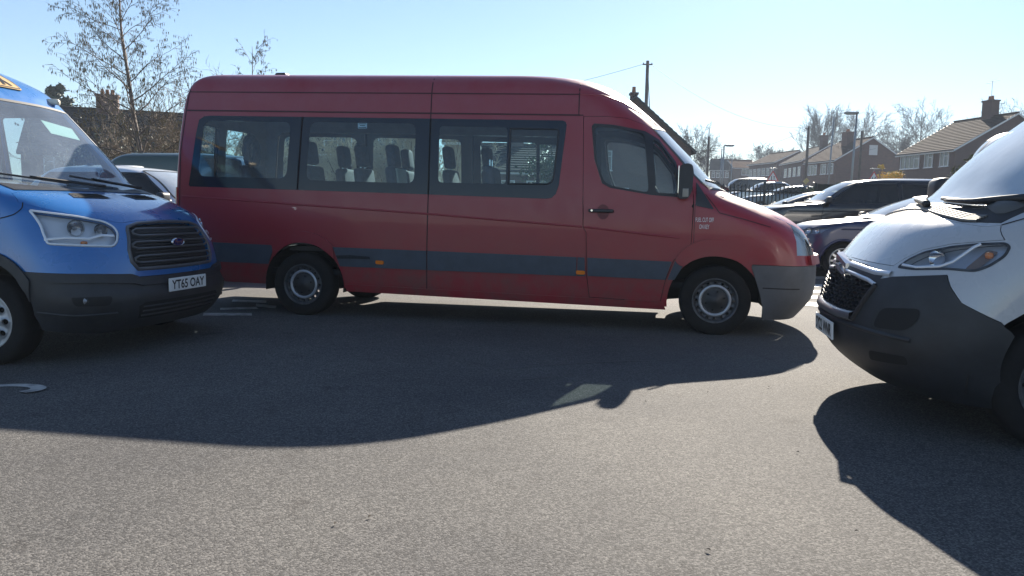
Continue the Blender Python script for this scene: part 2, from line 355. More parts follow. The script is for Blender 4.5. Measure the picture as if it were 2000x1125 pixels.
def sheetg(name, poly, m, z=.004, kind='structure', parent=None, step=1.):
    P, T = sheet(poly, [], step); o = mesh(name, [(p[0], p[1], gz(p[0], p[1]) + z) for p in P], [tuple(int(i) for i in t) for t in T], m, parent); 
    if kind: tag(o, kind=kind)
    return o
GRASS = mat('verge_grass', (.07, .095, .03), .9, var=(3, .4), bump=(30, .6, .03))
q = [at(1300, 400, 31), at(2100, 400, 31), at(2300, 400, 37), at(1200, 400, 37)]; sheetg('verge', [(p.x, p.y) for p in q], GRASS, .02, step=2.)
q = [at(60, 400, 19), at(1250, 400, 24), at(1250, 400, 40), at(-100, 400, 40)]; sheetg('planting_bed', [(p.x, p.y) for p in q], mat('bed_soil', (.06, .05, .035), .95, var=(2, .4, (.05, .06, .025)), bump=(12, .7, .05)), .02, step=2.)
q = [at(900, 400, 37.5), at(2300, 400, 37.5), at(2400, 400, 66), at(900, 400, 66)]; sheetg('road', [(p.x, p.y) for p in q], mat('road_asphalt', (.075, .075, .078), .8, var=(8, .3)), .012, step=3.)
PAINT = mat('worn_road_paint', (.62, .61, .57), .7, var=(9, .5, (.16, .155, .15)))
def mark(name, pts, px=True):
    if px: pts = [(lambda p: (p.x, p.y))(CAM_P + (at(u, v, 1) - CAM_P) * (CAM_P.z / (CAM_P.z - at(u, v, 1).z))) for u, v in pts]
    return sheetg(name, pts, PAINT, .005, step=.15)
def ground_at(u, v): d = at(u, v, 1) - CAM_P; p = CAM_P + d * (CAM_P.z / -d.z); return (p.x, p.y)
c = ground_at(-8, 755); a = np.linspace(-.5, 2.4, 26); mark('painted_marking', [(c[0] + .34 * math.cos(t), c[1] + .17 * math.sin(t)) for t in a] + [(c[0] + .24 * math.cos(t), c[1] + .095 * math.sin(t)) for t in a[::-1]], False)
for q in ([(398, 612), (492, 612), (492, 617), (396, 617)], [(430, 602), (500, 600), (505, 604), (430, 606)], [(500, 594), (540, 598), (538, 603), (500, 599)], [(455, 586), (520, 588), (520, 592), (452, 590)]): mark('painted_marking', q)
for q in ([(1585, 556), (1622, 556), (1622, 561), (1583, 561)], [(1580, 567), (1622, 568), (1622, 573), (1580, 572)], [(1578, 578), (1618, 579), (1616, 585), (1576, 583)], [(1570, 590), (1610, 592), (1606, 600), (1566, 597)], [(1560, 541), (1660, 542), (1660, 546), (1558, 545)]): mark('bay_marking', q)
JOINT = mat('tarmac_joint', (.12, .115, .11), .8, var=(14, .6, (.07, .068, .066)))
def joint(px, w): q = [Vector(ground_at(*p)) for p in px]; n = [Vector((-(q[min(i + 1, len(q) - 1)] - q[max(0, i - 1)]).y, (q[min(i + 1, len(q) - 1)] - q[max(0, i - 1)]).x)).normalized() * w for i in range(len(q))]; sheetg('tarmac_joint', [tuple(a + b) for a, b in zip(q, n)] + [tuple(a - b) for a, b in list(zip(q, n))[::-1]], JOINT, .003, step=.3)
joint([(960, 722), (1080, 712), (1200, 706), (1350, 702), (1490, 699)], .012); joint([(1005, 742), (1060, 738), (1130, 732)], .008)
LEAF = mat('fallen_leaf', (.035, .028, .02), .9)

# ------------------------------------------------------------------ houses
def brick(name, c1, c2, mortar, scale=1.):
    if name in MATS: return MATS[name]
    m = mat(name, c1, .85); nt = m.node_tree; b = nt.nodes['Principled BSDF']; tc = nd(nt, 'TexCoord'); mp = nd(nt, 'Mapping'); 
    g = nd(nt, 'NewGeometry'); sn = nd(nt, 'SeparateXYZ'); so_ = nd(nt, 'SeparateXYZ'); vt = nd(nt, 'VectorTransform', vector_type='NORMAL', convert_from='WORLD', convert_to='OBJECT'); nt.links.new(g.outputs['Normal'], vt.inputs[0]); nt.links.new(vt.outputs[0], sn.inputs[0]); nt.links.new(tc.outputs['Object'], so_.inputs[0])
    ab = nd(nt, 'Math', operation='ABSOLUTE'); nt.links.new(sn.outputs[0], ab.inputs[0]); gt = nd(nt, 'Math', operation='GREATER_THAN'); gt.inputs[1].default_value = .7; nt.links.new(ab.outputs[0], gt.inputs[0])
    mx = nd(nt, 'Mix'); nt.links.new(gt.outputs[0], mx.inputs[0]); nt.links.new(so_.outputs[0], mx.inputs[2]); nt.links.new(so_.outputs[1], mx.inputs[3]); cb = nd(nt, 'CombineXYZ'); nt.links.new(mx.outputs[0], cb.inputs[0]); nt.links.new(so_.outputs[2], cb.inputs[1])
    bt = nd(nt, 'TexBrick'); bt.inputs['Scale'].default_value = 1; bt.inputs['Brick Width'].default_value = .225 * scale; bt.inputs['Row Height'].default_value = .075 * scale; bt.inputs['Mortar Size'].default_value = .010 * scale; bt.inputs['Color1'].default_value = (*c1, 1); bt.inputs['Color2'].default_value = (*c2, 1); bt.inputs['Mortar'].default_value = (*mortar, 1)
    nt.links.new(cb.outputs[0], bt.inputs[0]); n = nd(nt, 'TexNoise'); n.inputs['Scale'].default_value = .8; n.inputs['Detail'].default_value = 5; nt.links.new(tc.outputs['Object'], n.inputs[0]); mr = nd(nt, 'MapRange'); mr.inputs[3].default_value = .7; mr.inputs[4].default_value = 1.25; nt.links.new(n.outputs[0], mr.inputs[0])
    mm = nd(nt, 'MixRGB', blend_type='MULTIPLY'); mm.inputs[0].default_value = 1; nt.links.new(bt.outputs[0], mm.inputs[1]); nt.links.new(mr.outputs[0], mm.inputs[2]); nt.links.new(mm.outputs[0], b.inputs['Base Color'])
    bp = nd(nt, 'Bump'); bp.inputs['Strength'].default_value = .5; bp.inputs['Distance'].default_value = .01; bp.invert = True; nt.links.new(bt.outputs['Fac'], bp.inputs['Height']); nt.links.new(bp.outputs[0], b.inputs['Normal']); return m
BR1 = brick('brown_brick', (.135, .068, .055), (.098, .05, .042), (.125, .112, .105)); BR2 = brick('red_brick', (.18, .080, .058), (.125, .058, .045), (.16, .14, .125)); BR3 = brick('sunlit_tone_brick', (.42, .27, .16), (.34, .21, .13), (.38, .34, .29))  # last brick is lighter, standing for sunlight on the outbuilding wall
def tiles(name, col):
    m = mat(name, col, .95, spec=.08, var=(1.7, .3)); return m
TI1 = tiles('brown_roof_tile', (.040, .029, .027)); TI2 = tiles('red_brown_roof_tile', (.050, .031, .027)); TI3 = tiles('dark_roof_tile', (.032, .030, .032))
UPVC = mat('white_window_frame', (.74, .75, .75), .4); WGL = mat('house_window_glass', (.05, .06, .07), .06, coat=.6); FASC = mat('white_fascia', (.68, .68, .67), .5); GUT = mat('dark_gutter', (.03, .03, .032), .5); CURT = mat('net_curtain', (.45, .46, .46), .9)
def house(name, label, P, Q, sg, depth, zr, wall, roof, wins, chim=(), g=None, over=.3, courses=True, cat='house', fascia=FASC):
    """P near eave corner, Q far eave corner of the facade (points at eave height); ridge runs along the facade, depth towards sg*left"""
    P, Q = Vector(P), Vector(Q); dx = Vector((Q.x - P.x, Q.y - P.y)); L = dx.length; rz = math.atan2(dx.y, dx.x); g = gz(P.x, P.y) - .3 if g is None else g; ze = P.z - g; zr = zr - g
    o = empty(name, (P.x, P.y, g), rz, label, cat); D = sg * depth; e = zr - ze
    MB().add([(0, 0, 0), (L, 0, 0), (L, D, 0), (0, D, 0), (0, 0, ze), (L, 0, ze), (L, D, ze), (0, D, ze), (0, D / 2, zr), (L, D / 2, zr)], [(0, 1, 5, 4), (2, 3, 7, 6), (0, 4, 8, 7, 3), (1, 2, 6, 9, 5)]).build('wall', wall, o)
    sl = math.hypot(D / 2, e); nrow = max(5, int(sl / .32)) if courses else 1
    r = MB(); th = .05
    for s in (0, 1):
        for k in range(nrow):
            t0 = -over / sl * 1. + (1 + over / sl) * k / nrow; t1 = -over / sl + (1 + over / sl) * (k + 1) / nrow + .01
            y0, y1 = D / 2 * t0, D / 2 * t1; z0, z1 = ze + e * t0, ze + e * t1
            if s: y0, y1 = D - y0, D - y1
            a, b_ = -over * .6, L + over * .6; lift = .10
            v = [(a, y0, z0 + lift), (b_, y0, z0 + lift), (b_, y1, z1 + lift - .05), (a, y1, z1 + lift - .05), (a, y0, z0 + lift - th - .03), (b_, y0, z0 + lift - th - .03), (b_, y1, z1 + lift - th - .05), (a, y1, z1 + lift - th - .05)]
            r.add(v, [(0, 1, 2, 3), (4, 7, 6, 5), (0, 4, 5, 1), (1, 5, 6, 2), (3, 2, 6, 7), (0, 3, 7, 4)])
    ro = r.build('roof', roof, o); MB().tube([(-over * .6, D / 2, zr + .09), (L + over * .6, D / 2, zr + .09)], .09, 8).build('ridge_tiles', roof, ro)
    oy = -over * sg * (depth / 2) / sl
    for x in (-over * .62, L + over * .62):
        for s in (0, 1):
            y0 = oy if not s else D - oy; z0 = ze - e * over / sl
            MB().add([(x, y0, z0 - .10), (x, D / 2, zr - .08), (x, D / 2, zr + .07), (x, y0, z0 + .06), (x + .03, y0, z0 - .10), (x + .03, D / 2, zr - .08), (x + .03, D / 2, zr + .07), (x + .03, y0, z0 + .06)], [(0, 1, 2, 3), (4, 7, 6, 5), (3, 2, 6, 7), (0, 4, 5, 1)]).build('bargeboard', fascia, ro)
    for s in (0, 1): y0 = oy if not s else D - oy; MB().box((L / 2, y0 + (.02 if s ^ (sg < 0) else -.02), ze - e * over / sl - .03), (L + over, .04, .18)).build('fascia', fascia, ro); MB().tube([(-over * .5, y0 - sg * (.06 if not s else -.06), ze - e * over / sl + .03), (L + over * .5, y0 - sg * (.06 if not s else -.06), ze - e * over / sl + .03)], .055, 6).build('gutter', GUT, ro)
    for fc, a, z, w, h, bars in wins:
        f = MB(); t = .06
        if fc in 'fb':
            y = 0 if fc == 'f' else D; ny = -sg if fc == 'f' else sg
            bx = lambda ca, cz, da, dz, off=.03: f.box((ca, y + ny * off, cz), (da, .06, dz))
            pn = MB().box((a, y + ny * .012, z), (w, .02, h)); sill = MB().box((a, y + ny * .05, z - h / 2 - .04), (w + .16, .12, .06))
        else:
            x = 0 if fc == 'g' else L; nx_ = -1 if fc == 'g' else 1
            bx = lambda ca, cz, da, dz, off=.03: f.box((x + nx_ * off, ca, cz), (.06, da, dz))
            pn = MB().box((x + nx_ * .012, a, z), (.02, w, h)); sill = MB().box((x + nx_ * .05, a, z - h / 2 - .04), (.12, w + .16, .06))
        for s in (-1, 1): bx(a + s * w / 2, z, t, h + t); bx(a, z + s * h / 2, w - t, t)
        for k in range(1, bars): bx(a - w / 2 + w * k / bars, z, t * .8, h - t, .028)
        bx(a - w / 2 + w / bars / 2, z + h * .22, w / bars - t, t * .7, .026)
        wo = f.build('window', UPVC, o); pn.build('pane', WGL, wo); sill.build('sill', UPVC, wo)
    for cx, cy, w, h, pots in chim:
        zb_ = zr - abs(cy - .5) * 2 * e - .3; top = zr + h
        c_ = MB().box((cx * L, cy * D, (zb_ + top) / 2), (w, w * .75, top - zb_)).box((cx * L, cy * D, top + .04), (w + .12, w * .75 + .12, .12)).build('chimney', wall, o)
        for k in range(pots): MB().lathe([(.13, top + .1), (.10, top + .42), (.12, top + .45), (.07, top + .45)], c=(cx * L + (k - (pots - 1) / 2) * .3, cy * D, 0), n=12, axis='z').build('chimney_pot', mat('clay_pot', (.32, .14, .07), .8), c_, True)
    return o, L, D, ze, zr
def pair(u1, v1, d1, u2, v2, d2):
    a, b_ = at(u1, v1, d1), at(u2, v2, d2); b_.z = a.z; return a, b_
P, Q = pair(1866, 290, 60, 1757, 299, 66.5); h_, L, D, ze, zr = house('house', 'brown brick house with chimney and aerial, nearest the right edge', P, Q, -1, 10.4, at(1992, 222, 60.5).z, BR1, TI1, [('f', 1.1, 4.15, .9, 1.1, 2), ('f', 2.9, 4.15, .9, 1.1, 2), ('f', 5.2, 4.15, 2.3, 1.1, 4), ('f', 5.2, 1.5, 2.2, 1.2, 3), ('g', -2.4, 4.3, .45, .5, 1), ('g', -7.0, 4.2, 1.0, 1.1, 2)], [(.42, .5, 1.0, 1.3, 2)])
ae = MB(); c = (.42 * L, .5 * D, zr + 1.3); ae.tube([c, (c[0], c[1], c[2] + 1.7)], .02, 5)
for dx in (-.5, 0, .5): ae.tube([(c[0] + dx, c[1] - .25, c[2] + 1.6 - dx * .1), (c[0] + dx, c[1] + .25, c[2] + 1.6 - dx * .1)], .012, 4)
ae.tube([(c[0] - .7, c[1], c[2] + 1.67), (c[0] + .7, c[1], c[2] + 1.53)], .014, 4); ae.build('television_aerial', mat('aerial_metal', (.3, .3, .31), .4, metal=.8), h_)
P, Q = pair(1632.6, 311, 85, 1574, 316.6, 91); h_, L, D, ze, zr = house('house', 'red brown brick house with plain gable end and pale panel, beside the yellow bush', P, Q, -1, 8.6, at(1703, 270, 86).z, BR2, TI2, [('f', .9, 3.7, 1.0, 1.1, 2), ('f', 2.3, 3.7, 1.0, 1.1, 2), ('f', 4.6, 3.7, 1.8, 1.1, 3), ('f', 1.2, 1.2, 1.4, 1.2, 2), ('f', 4.6, 1.2, 1.8, 1.2, 3)], [(.55, .40, 1.1, .8, 2)])
MB().box((-.03, D * .52, zr - 1.35), (.06, 1.0, 1.1)).build('gable_panel', mat('pale_board', (.62, .62, .60), .6), h_); MB().tube([(-.05, D * .35, 3.2), (-.05, D * .35, 2.0)], .03).build('wall_pipe', GUT, h_)
P, Q = pair(1568, 312, 101, 1526, 320, 110); house('house', 'brick house with tall chimney, third back along the street', P, Q, -1, 7.4, at(1620, 283, 102).z, BR1, TI3, [('f', 1.2 + 1.9 * k, 3.6, 1.0, 1.15, 2) for k in range(4)] + [('f', 2.0, 1.1, 1.6, 1.2, 3), ('f', 6.0, 1.1, 1.6, 1.2, 3)], [(.12, .40, 1.0, 1.1, 2)])
P, Q = pair(1515, 315.5, 116, 1463, 321, 124); house('house', 'long brick terrace with low pitched roof farther along the street', P, Q, -1, 7.6, at(1565, 295, 117).z, BR1, TI2, [('f', .8 + 1.35 * k, 3.7, .9, 1.1, 2) for k in range(6)] + [('f', 1.2 + 1.9 * k, 1.1, 1.3, 1.2, 2) for k in range(4)])
P, Q = pair(1433, 327, 138, 1478, 327, 138); house('house', 'small house with an orange brown roof at the end of the street', P, Q, 1, 7, at(1450, 314, 142).z, BR1, tiles('orange_roof_tile', (.12, .058, .035)), [('f', 2.6, 3.9, 2.2, 1.3, 3), ('f', 2.0, 1.2, 1.6, 1.2, 2)])
P, Q = pair(1387, 331, 140, 1424, 323, 139); Q.z = P.z; house('house', 'hazy low terrace beside the far lamp post', P, Q, 1, 7, at(1400, 313, 144).z, BR1, TI3, [('f', .6 + .8 * k, 3.2, .5, 1.0, 1) for k in range(4)])
P, Q = pair(40, 292, 46, 420, 300, 50); house('house', 'dark roofed house with brick chimney behind the birch', P, Q, 1, 8, at(200, 217, 51).z, BR2, TI3, [('f', 2.0, 2.2, 1.6, 1.2, 3), ('f', 6.5, 2.2, 1.6, 1.2, 3)], [(.40, .5, 1.3, .95, 3)], fascia=GUT)
P, Q = pair(470, 290, 37, 850, 275, 38); house('house', 'brick house behind the bushes, seen through the minibus windows', P, Q, 1, 8, P.z + 2.2, BR1, TI3, [('f', 2.0, 3.4, 1.3, 1.1, 2), ('f', 4.6, 3.4, 1.3, 1.1, 2), ('f', 7.2, 3.4, 1.3, 1.1, 2), ('f', 3.2, 1.2, 1.8, 1.2, 3), ('f', 7.0, 1.2, 1.6, 1.2, 2)])
P, Q = pair(868, 276, 30, 925, 278, 30); house('brick_outbuilding', 'small sunlit brick building seen through the third minibus window', P, Q, 1, 4, P.z + .25, BR3, TI3, [], over=.15, cat='building')
P, Q = pair(930, 330, 36, 1105, 330, 36); house('bungalow', 'low bungalow with a chimney seen through the front minibus window', P, Q, 1, 7, at(1000, 285, 39).z, BR1, TI1, [('f', 1.2, 1.3, 1.2, 1.1, 2), ('f', 3.0, 1.3, 1.2, 1.1, 2)], [(.45, .5, .7, .5, 2)])
# gable house behind the cab: ridge runs away from the camera
P = at(1350, 290, 45); Q = P + Vector((CAM_F.x, CAM_F.y, 0)).normalized() * 8 ; house('house', 'dark brick gable house rising behind the minibus cab', P, Q, 1, 6.7, at(1240, 191, 45).z, BR1, TI3, [('g', 5.1, 3.1, .9, 1.1, 1), ('g', 4.2, .9, 1.2, 1.2, 2)], [(.10, .5, .5, .25, 1)], fascia=GUT)

# ------------------------------------------------------------------ trees and shrubs
class Tree:
    def __init__(s, seed): s.r = random.Random(seed); s.thick = MB(); s.fine = MB(); s.tips = []
    def grow(s, p, d, ln, r, lv, cfg):
        rr = s.r; n = cfg['seg'][lv]; pts = [p.copy()]; rs = [r]; q = p.copy(); e = d.copy(); end = r * cfg.get('taper', .35)
        for k in range(n):
            e = (e + Vector((rr.gauss(0, 1), rr.gauss(0, 1), rr.gauss(0, 1))) * cfg['wob'][lv] + Vector((0, 0, cfg['up'][lv]))).normalized(); q = q + e * (ln / n); pts.append(q.copy()); rs.append(r + (end - r) * (k + 1) / n)
        last = lv == len(cfg['kids']); (s.thick if lv <= cfg.get('tl', 1) else s.fine).tube(pts, rs, (7, 5, 4, 3, 3, 3)[lv], lv == 0)
        if last: s.tips += [(pts[-1], e), (pts[len(pts) // 2], e)]; return
        lo, hi = cfg['span'][lv]
        for i in range(cfg['kids'][lv]):
            t = lo + (hi - lo) * (i + rr.random()) / cfg['kids'][lv]; k = min(n - 1, int(t * n)); f = t * n - k; b = pts[k].lerp(pts[k + 1], f); ax = (pts[k + 1] - pts[k]).normalized()
            a = rr.random() * 2 * PI if lv else i * 2.4 + rr.random() * .6; pa = ax.cross(Vector((0, 0, 1)) if abs(ax.z) < .9 else Vector((1, 0, 0))).normalized(); pb = ax.cross(pa); sp = cfg['ang'][lv] * rr.uniform(.75, 1.25)
            nd_ = (ax * math.cos(sp) + (pa * math.cos(a) + pb * math.sin(a)) * math.sin(sp)).normalized(); rad = (r + (end - r) * t) * cfg['rk'][lv]
            s.grow(b, nd_, ln * cfg['lk'][lv] * (cfg['sh'](t) if lv == 0 else rr.uniform(.6, 1.1)), max(rad, cfg['rmin']), lv + 1, cfg)
        if lv > 0: s.tips.append((pts[-1], e))
def tree(name, label, base, h, seed, cfg, bark, twig, cat='tree', group=None, catkin=0, lean=(0, 0), stems=1, r0=None, spread=.3):
    o = empty(name, base, 0, label, cat, group); t = Tree(seed)
    for k in range(stems):
        d = Vector((lean[0], lean[1], 1)).normalized(); p = Vector((0, 0, -.1))
        if stems > 1: a = k * 2.4; d = Vector((math.cos(a) * spread * t.r.uniform(.3, 1.2), math.sin(a) * spread * t.r.uniform(.3, 1.2), 1)).normalized(); p = Vector((math.cos(a) * .5 * t.r.random() * spread * 3, math.sin(a) * .5 * t.r.random() * spread, -.1))
        t.grow(p, d, h * (1 if stems == 1 else t.r.uniform(.6, 1)), r0 or h * .016, 0, cfg)
    t.thick.build('trunk', bark, o, True); t.fine.build('crown', twig, o)
    if catkin:
        c = MB(); rr = t.r; tips = t.tips[:]; rr.shuffle(tips)
        for p, e in tips[:catkin]:
            for j in range(rr.choice((1, 2, 2, 3))):
                ln = rr.uniform(.06, .12); w = .0085; b = p + Vector((rr.uniform(-.04, .04), rr.uniform(-.04, .04), 0)); lx = rr.uniform(-.01, .01)
                c.add([b, b + Vector((w, 0, -ln * .4)), b + Vector((-w * .5, w * .86, -ln * .4)), b + Vector((-w * .5, -w * .86, -ln * .4)), b + Vector((lx, 0, -ln))], [(0, 1, 2), (0, 2, 3), (0, 3, 1), (4, 2, 1), (4, 3, 2), (4, 1, 3)])
        tag(c.build('catkins', mat('catkin', (.16, .12, .05), .8), o), kind='stuff')
    return o
def leafy(name, label, base, blobs, n, size, m, seed, cat='shrub', stems=5, group=None):
    """evergreen or flowering shrub: many leaf faces in uneven clumps over real stems"""
    o = empty(name, base, 0, label, cat, group); rr = random.Random(seed); b = MB(); st = MB()
    cl = []
    for c, r in blobs:
        for _ in range(max(4, int(14 * r))):
            v = Vector((rr.gauss(0, 1), rr.gauss(0, 1), rr.gauss(0, 1))).normalized() * rr.random() ** .45; cl.append((Vector(c) + Vector((v.x * r, v.y * r, v.z * r)), r * rr.uniform(.16, .34)))
    for k in range(n):
        c, r = cl[rr.randrange(len(cl))]; p = c + Vector((rr.gauss(0, r), rr.gauss(0, r), rr.gauss(0, r * .8)))
        if p.z < .02: continue
        a = Vector((rr.gauss(0, 1), rr.gauss(0, 1), rr.gauss(0, .7))).normalized(); c2 = a.cross(Vector((rr.gauss(0, 1), rr.gauss(0, 1), rr.gauss(0, 1)))).normalized(); s = size * rr.uniform(.6, 1.4)
        b.add([p - a * s, p + c2 * s * .45, p + a * s, p - c2 * s * .45], [(0, 1, 2, 3)])
    for k in range(stems):
        c, r = cl[rr.randrange(len(cl))]; st.tube([(rr.uniform(-.1, .1), rr.uniform(-.1, .1), -.1), c * .5 + Vector((0, 0, .1)), c], [.05, .03, .012], 5)
    st.build('trunk', mat('shrub_bark', (.07, .055, .04), .9), o); b.build('crown', m, o); return o
BARK = mat('grey_brown_bark', (.085, .072, .06), .9, var=(5, .4)); BIRCH = mat('birch_bark', (.22, .17, .14), .8, var=(6, .6, (.06, .045, .04))); TWIG = mat('brown_twig', (.085, .062, .045), .85); HAZT = mat('pale_twig', (.22, .17, .12), .85); FART = mat('far_twig', (.075, .060, .052), .9)
birch = dict(seg=(14, 6, 4, 3), wob=(.045, .10, .14, .16), up=(.01, .05, .0, -.10), kids=(38, 8, 6), span=((.13, .97), (.2, 1.), (.15, 1.)), ang=(.95, .62, .6), rk=(.42, .5, .55), lk=(.35, .42, .5), sh=lambda t: .95 - .60 * t, rmin=.006, taper=.12)
tree('birch_tree', 'bare birch with hanging catkins, its trunk rising beyond the blue minibus', atg(300, 20.5), 7.6, 5, birch, BIRCH, TWIG, catkin=2800, lean=(.015, 0), r0=.085)
tree('birch_tree', 'young birch whose top shows above the rear roof of the red minibus', atg(508, 22.5), 5.5, 11, dict(birch, kids=(24, 6, 4)), BIRCH, TWIG, catkin=420, r0=.055)
tree('young_tree', 'thin bare sapling tip just above the rear corner of the red minibus', atg(408, 22), 5.0, 15, dict(birch, kids=(14, 5, 3)), BARK, TWIG, r0=.04)
bush = dict(seg=(6, 4, 3, 3), wob=(.14, .2, .22, .25), up=(.04, .05, .05, 0), kids=(8, 6, 5), span=((.15, 1.), (.15, 1.), (.1, 1.)), ang=(.6, .7, .7), rk=(.55, .55, .6), lk=(.5, .5, .5), sh=lambda t: 1.1 - .5 * t, rmin=.0065, taper=.3, tl=0)
for i, (u, d, h, n, lab) in enumerate(((190, 22, 3.0, 6, 'tangled bare bush left of the birch trunk'), (300, 21.5, 3.6, 8, 'tangled bare bush right of the birch trunk'), (350, 23, 4.4, 7, 'tall bare bush against the rear corner of the red minibus'), (245, 24, 2.6, 6, 'low bare bush right behind the birch trunk'))):
    tree('bare_bush', lab, atg(u, d), h, 30 + i, bush, TWIG, HAZT, 'shrub', 'bushes behind the car park', stems=n, r0=.022, spread=.45)
for i, (u, d, h, n) in enumerate(((470, 20.5, 3.2, 6), (560, 20, 2.9, 6), (640, 19.5, 3.1, 9), (715, 19.5, 3.0, 9), (790, 19.5, 3.1, 9), (845, 21, 2.9, 6))):
    tree('bare_bush', ('bare bush behind the ring headrests', 'bare bush behind the rear side window post', 'bare bush filling the left of the second window', 'bare bush in the middle of the second window', 'bare bush filling the right of the second window', 'bare bush beside the sunlit brick building')[i] + ' of the red minibus' * (i < 5), atg(u, d), h, 50 + i, dict(bush, kids=(9, 7, 5), rmin=.009), TWIG, mat('sunlit_twig', (.40, .34, .25), .85), 'shrub', 'bushes behind the minibus', stems=n, r0=.022, spread=.5)  # twigs in a brighter copy, their sunlight put into the colour
GRN = mat('dark_evergreen_leaf', (.022, .045, .018), .6, var=(4, .4)); GRN2 = mat('mid_green_leaf', (.05, .085, .025), .6, var=(5, .4)); YEL = mat('yellow_blossom', (.62, .42, .03), .7, var=(6, .25)); OLV = mat('olive_leaf', (.09, .10, .035), .7, var=(5, .4))
b0 = atg(118, 60); zt = at(118, 165, 60).z - b0.z
leafy('conifer', 'dark green conifer top above the blue minibus windscreen', b0, [((0, 0, zt - .5), .55), ((.3, 0, zt - 1.3), .9), ((.1, 0, zt - 2.3), 1.4), ((.5, 0, zt - 3.4), 1.7), ((-.6, 0, zt - 3.2), 1.3), ((0, 0, zt - 5), 2.0)], 7000, .2, GRN, 3, 'tree', 8)
for i, (u, d, zz, r, m, lab) in enumerate(((175, 23.5, .8, .8, GRN, 'dark evergreen shrub at the foot of the birch, left'), (330, 23, 1.0, .9, OLV, 'olive leaved shrub beside the rear corner of the red minibus'), (395, 21, 1.1, .9, GRN2, 'green shrub seen through the rearmost side window'), (250, 26, 1.0, 1.0, GRN, 'dark evergreen shrub behind the birch trunk'), (205, 27, 1.9, 1.5, GRN, 'tall dark evergreen shrub below the brick chimney'), (310, 26, 1.7, 1.3, GRN, 'tall dark evergreen shrub right of the birch'))):
    leafy('evergreen_shrub', lab, atg(u, d), [((0, 0, zz), r), ((.6, .1, zz * .8), r * .8), ((-.6, 0, zz * .7), r * .8)], 2600, .055, m, 80 + i)
b0 = atg(1078, 27); leafy('ivy_tree', 'leafy tree seen through the sliding window of the red minibus', b0, [((0, 0, 2.6), .7), ((-.35, 0, 1.9), .7), ((.35, 0, 1.8), .8), ((-.2, 0, 3.2), .45), ((.1, 0, 1.0), .9), ((-.8, 0, 1.0), .7)], 4200, .06, GRN2, 91, 'tree')
b0 = atg(1735, 58); z = at(1735, 350, 58).z - b0.z; leafy('forsythia_bush', 'yellow flowering bush in front of the plain gable wall', b0, [((0, 0, z - .2), .8), ((.5, 0, z + .1), .6), ((-.5, 0, z), .6), ((-.65, 0, z + .95), .22), ((0, 0, z - 1), 1.0)], 3200, .07, YEL, 95)
b0 = atg(1885, 24); z = at(1885, 320, 24).z - b0.z; leafy('evergreen_shrub', 'green shrub to the left of the cream van cab', b0, [((.1, 0, z - .1), .42), ((-.25, 0, z - .4), .4), ((.3, 0, z + .1), .3), ((0, 0, z - 1), .7), ((-.3, 0, z - 1.2), .6)], 2600, .05, OLV, 97)
b0 = atg(1650, 34); leafy('hedge', 'low clipped green hedge top beyond the board fence', b0, [((k * .5, 0, 1.2), .45) for k in range(-3, 5)], 2400, .05, GRN2, 99, 'hedge')
far = dict(seg=(6, 4, 3, 3, 2), wob=(.03, .09, .12, .15, .18), up=(0, .10, .05, .02, 0), kids=(20, 9, 7, 5), span=((.26, .80), (.2, 1.), (.15, 1.), (.2, 1.)), ang=(.95, .6, .6, .6), rk=(.5, .5, .55, .6), lk=(.56, .46, .46, .5), sh=lambda t: 1.08 - .6 * t, rmin=.014, taper=.3)
for i, (u, v, d, k, lab) in enumerate(((1353, 252, 88, .012, 'bare tree right of the dark gable roof'), (1592, 226, 150, .016, 'broad rounded bare tree behind the terraces'), (1683, 220, 140, .013, 'bare tree behind the lamp post on the right'), (1790, 214, 125, .014, 'wide bare tree left of the brown brick house'), (1482, 287, 170, .016, 'small rounded bare tree above the terrace roof'), (1525, 290, 185, .016, 'hazy bare tree between the terrace and the broad rounded tree'), (1425, 303, 190, .015, 'hazy bare tree beside the far lamp post'), (1962, 206, 120, .014, 'bare tree behind the ridge of the brown brick house'), (1745, 262, 170, .014, 'bare tree low behind the plain gable roof'), (1380, 300, 180, .015, 'small hazy bare tree behind the tall bare pole'))):
    b0 = atg(u, d); h = (at(u, v, d).z - b0.z) * .93; c = dict(far, rmin=.00013 * d)
    if i == 1: c = dict(c, kids=(26, 10, 7, 5), ang=(.75, .4, .4, .45), up=(0, .14, .08, .04, 0), span=((.2, .85), (.2, 1.), (.15, 1.), (.2, 1.)))
    tree('bare_tree', lab, b0, h, 120 + i, c, BARK, FART, group='bare trees beyond the houses', r0=h * k)

# ------------------------------------------------------------------ vehicle materials
BLACK = mat('black_plastic', (.023, .025, .030), .5, spec=.5, var=(9, .25), bump=(220, .12, .001))
RUBBER = mat('tyre_rubber', (.010, .010, .011), .85, spec=.3, var=(14, .3))
DARK = mat('underbody_dark', (.010, .010, .011), .8)
GAP = mat('panel_gap', (.006, .006, .007), .8)
STEEL = mat('painted_steel_rim', (.42, .43, .45), .38, metal=.6, var=(12, .35))
CHROME = mat('chrome', (.75, .76, .78), .12, metal=1.)
REFL = mat('lamp_reflector', (.72, .75, .78), .3, metal=.25)
LINER = mat('cabin_lining', (.17, .175, .19), .8, var=(6, .15))
SEATM = mat('seat_fabric', (.035, .04, .055), .9, var=(30, .3))
SEATG = mat('sunlit_seat_tone', (.42, .40, .33), .7)
DASH = mat('dashboard_plastic', (.045, .046, .05), .6)
PLATE = mat('number_plate_white', (.78, .79, .78), .35, var=(8, .08))
PLATEK = mat('number_plate_black', (.008, .008, .01), .4)
AMBER = mat('amber_lens', (.75, .20, .015), .2, coat=.6)
REDLENS = mat('red_lens', (.35, .012, .012), .18, coat=.6)
LENS = glass('lamp_lens', (.93, .95, .97), .05)
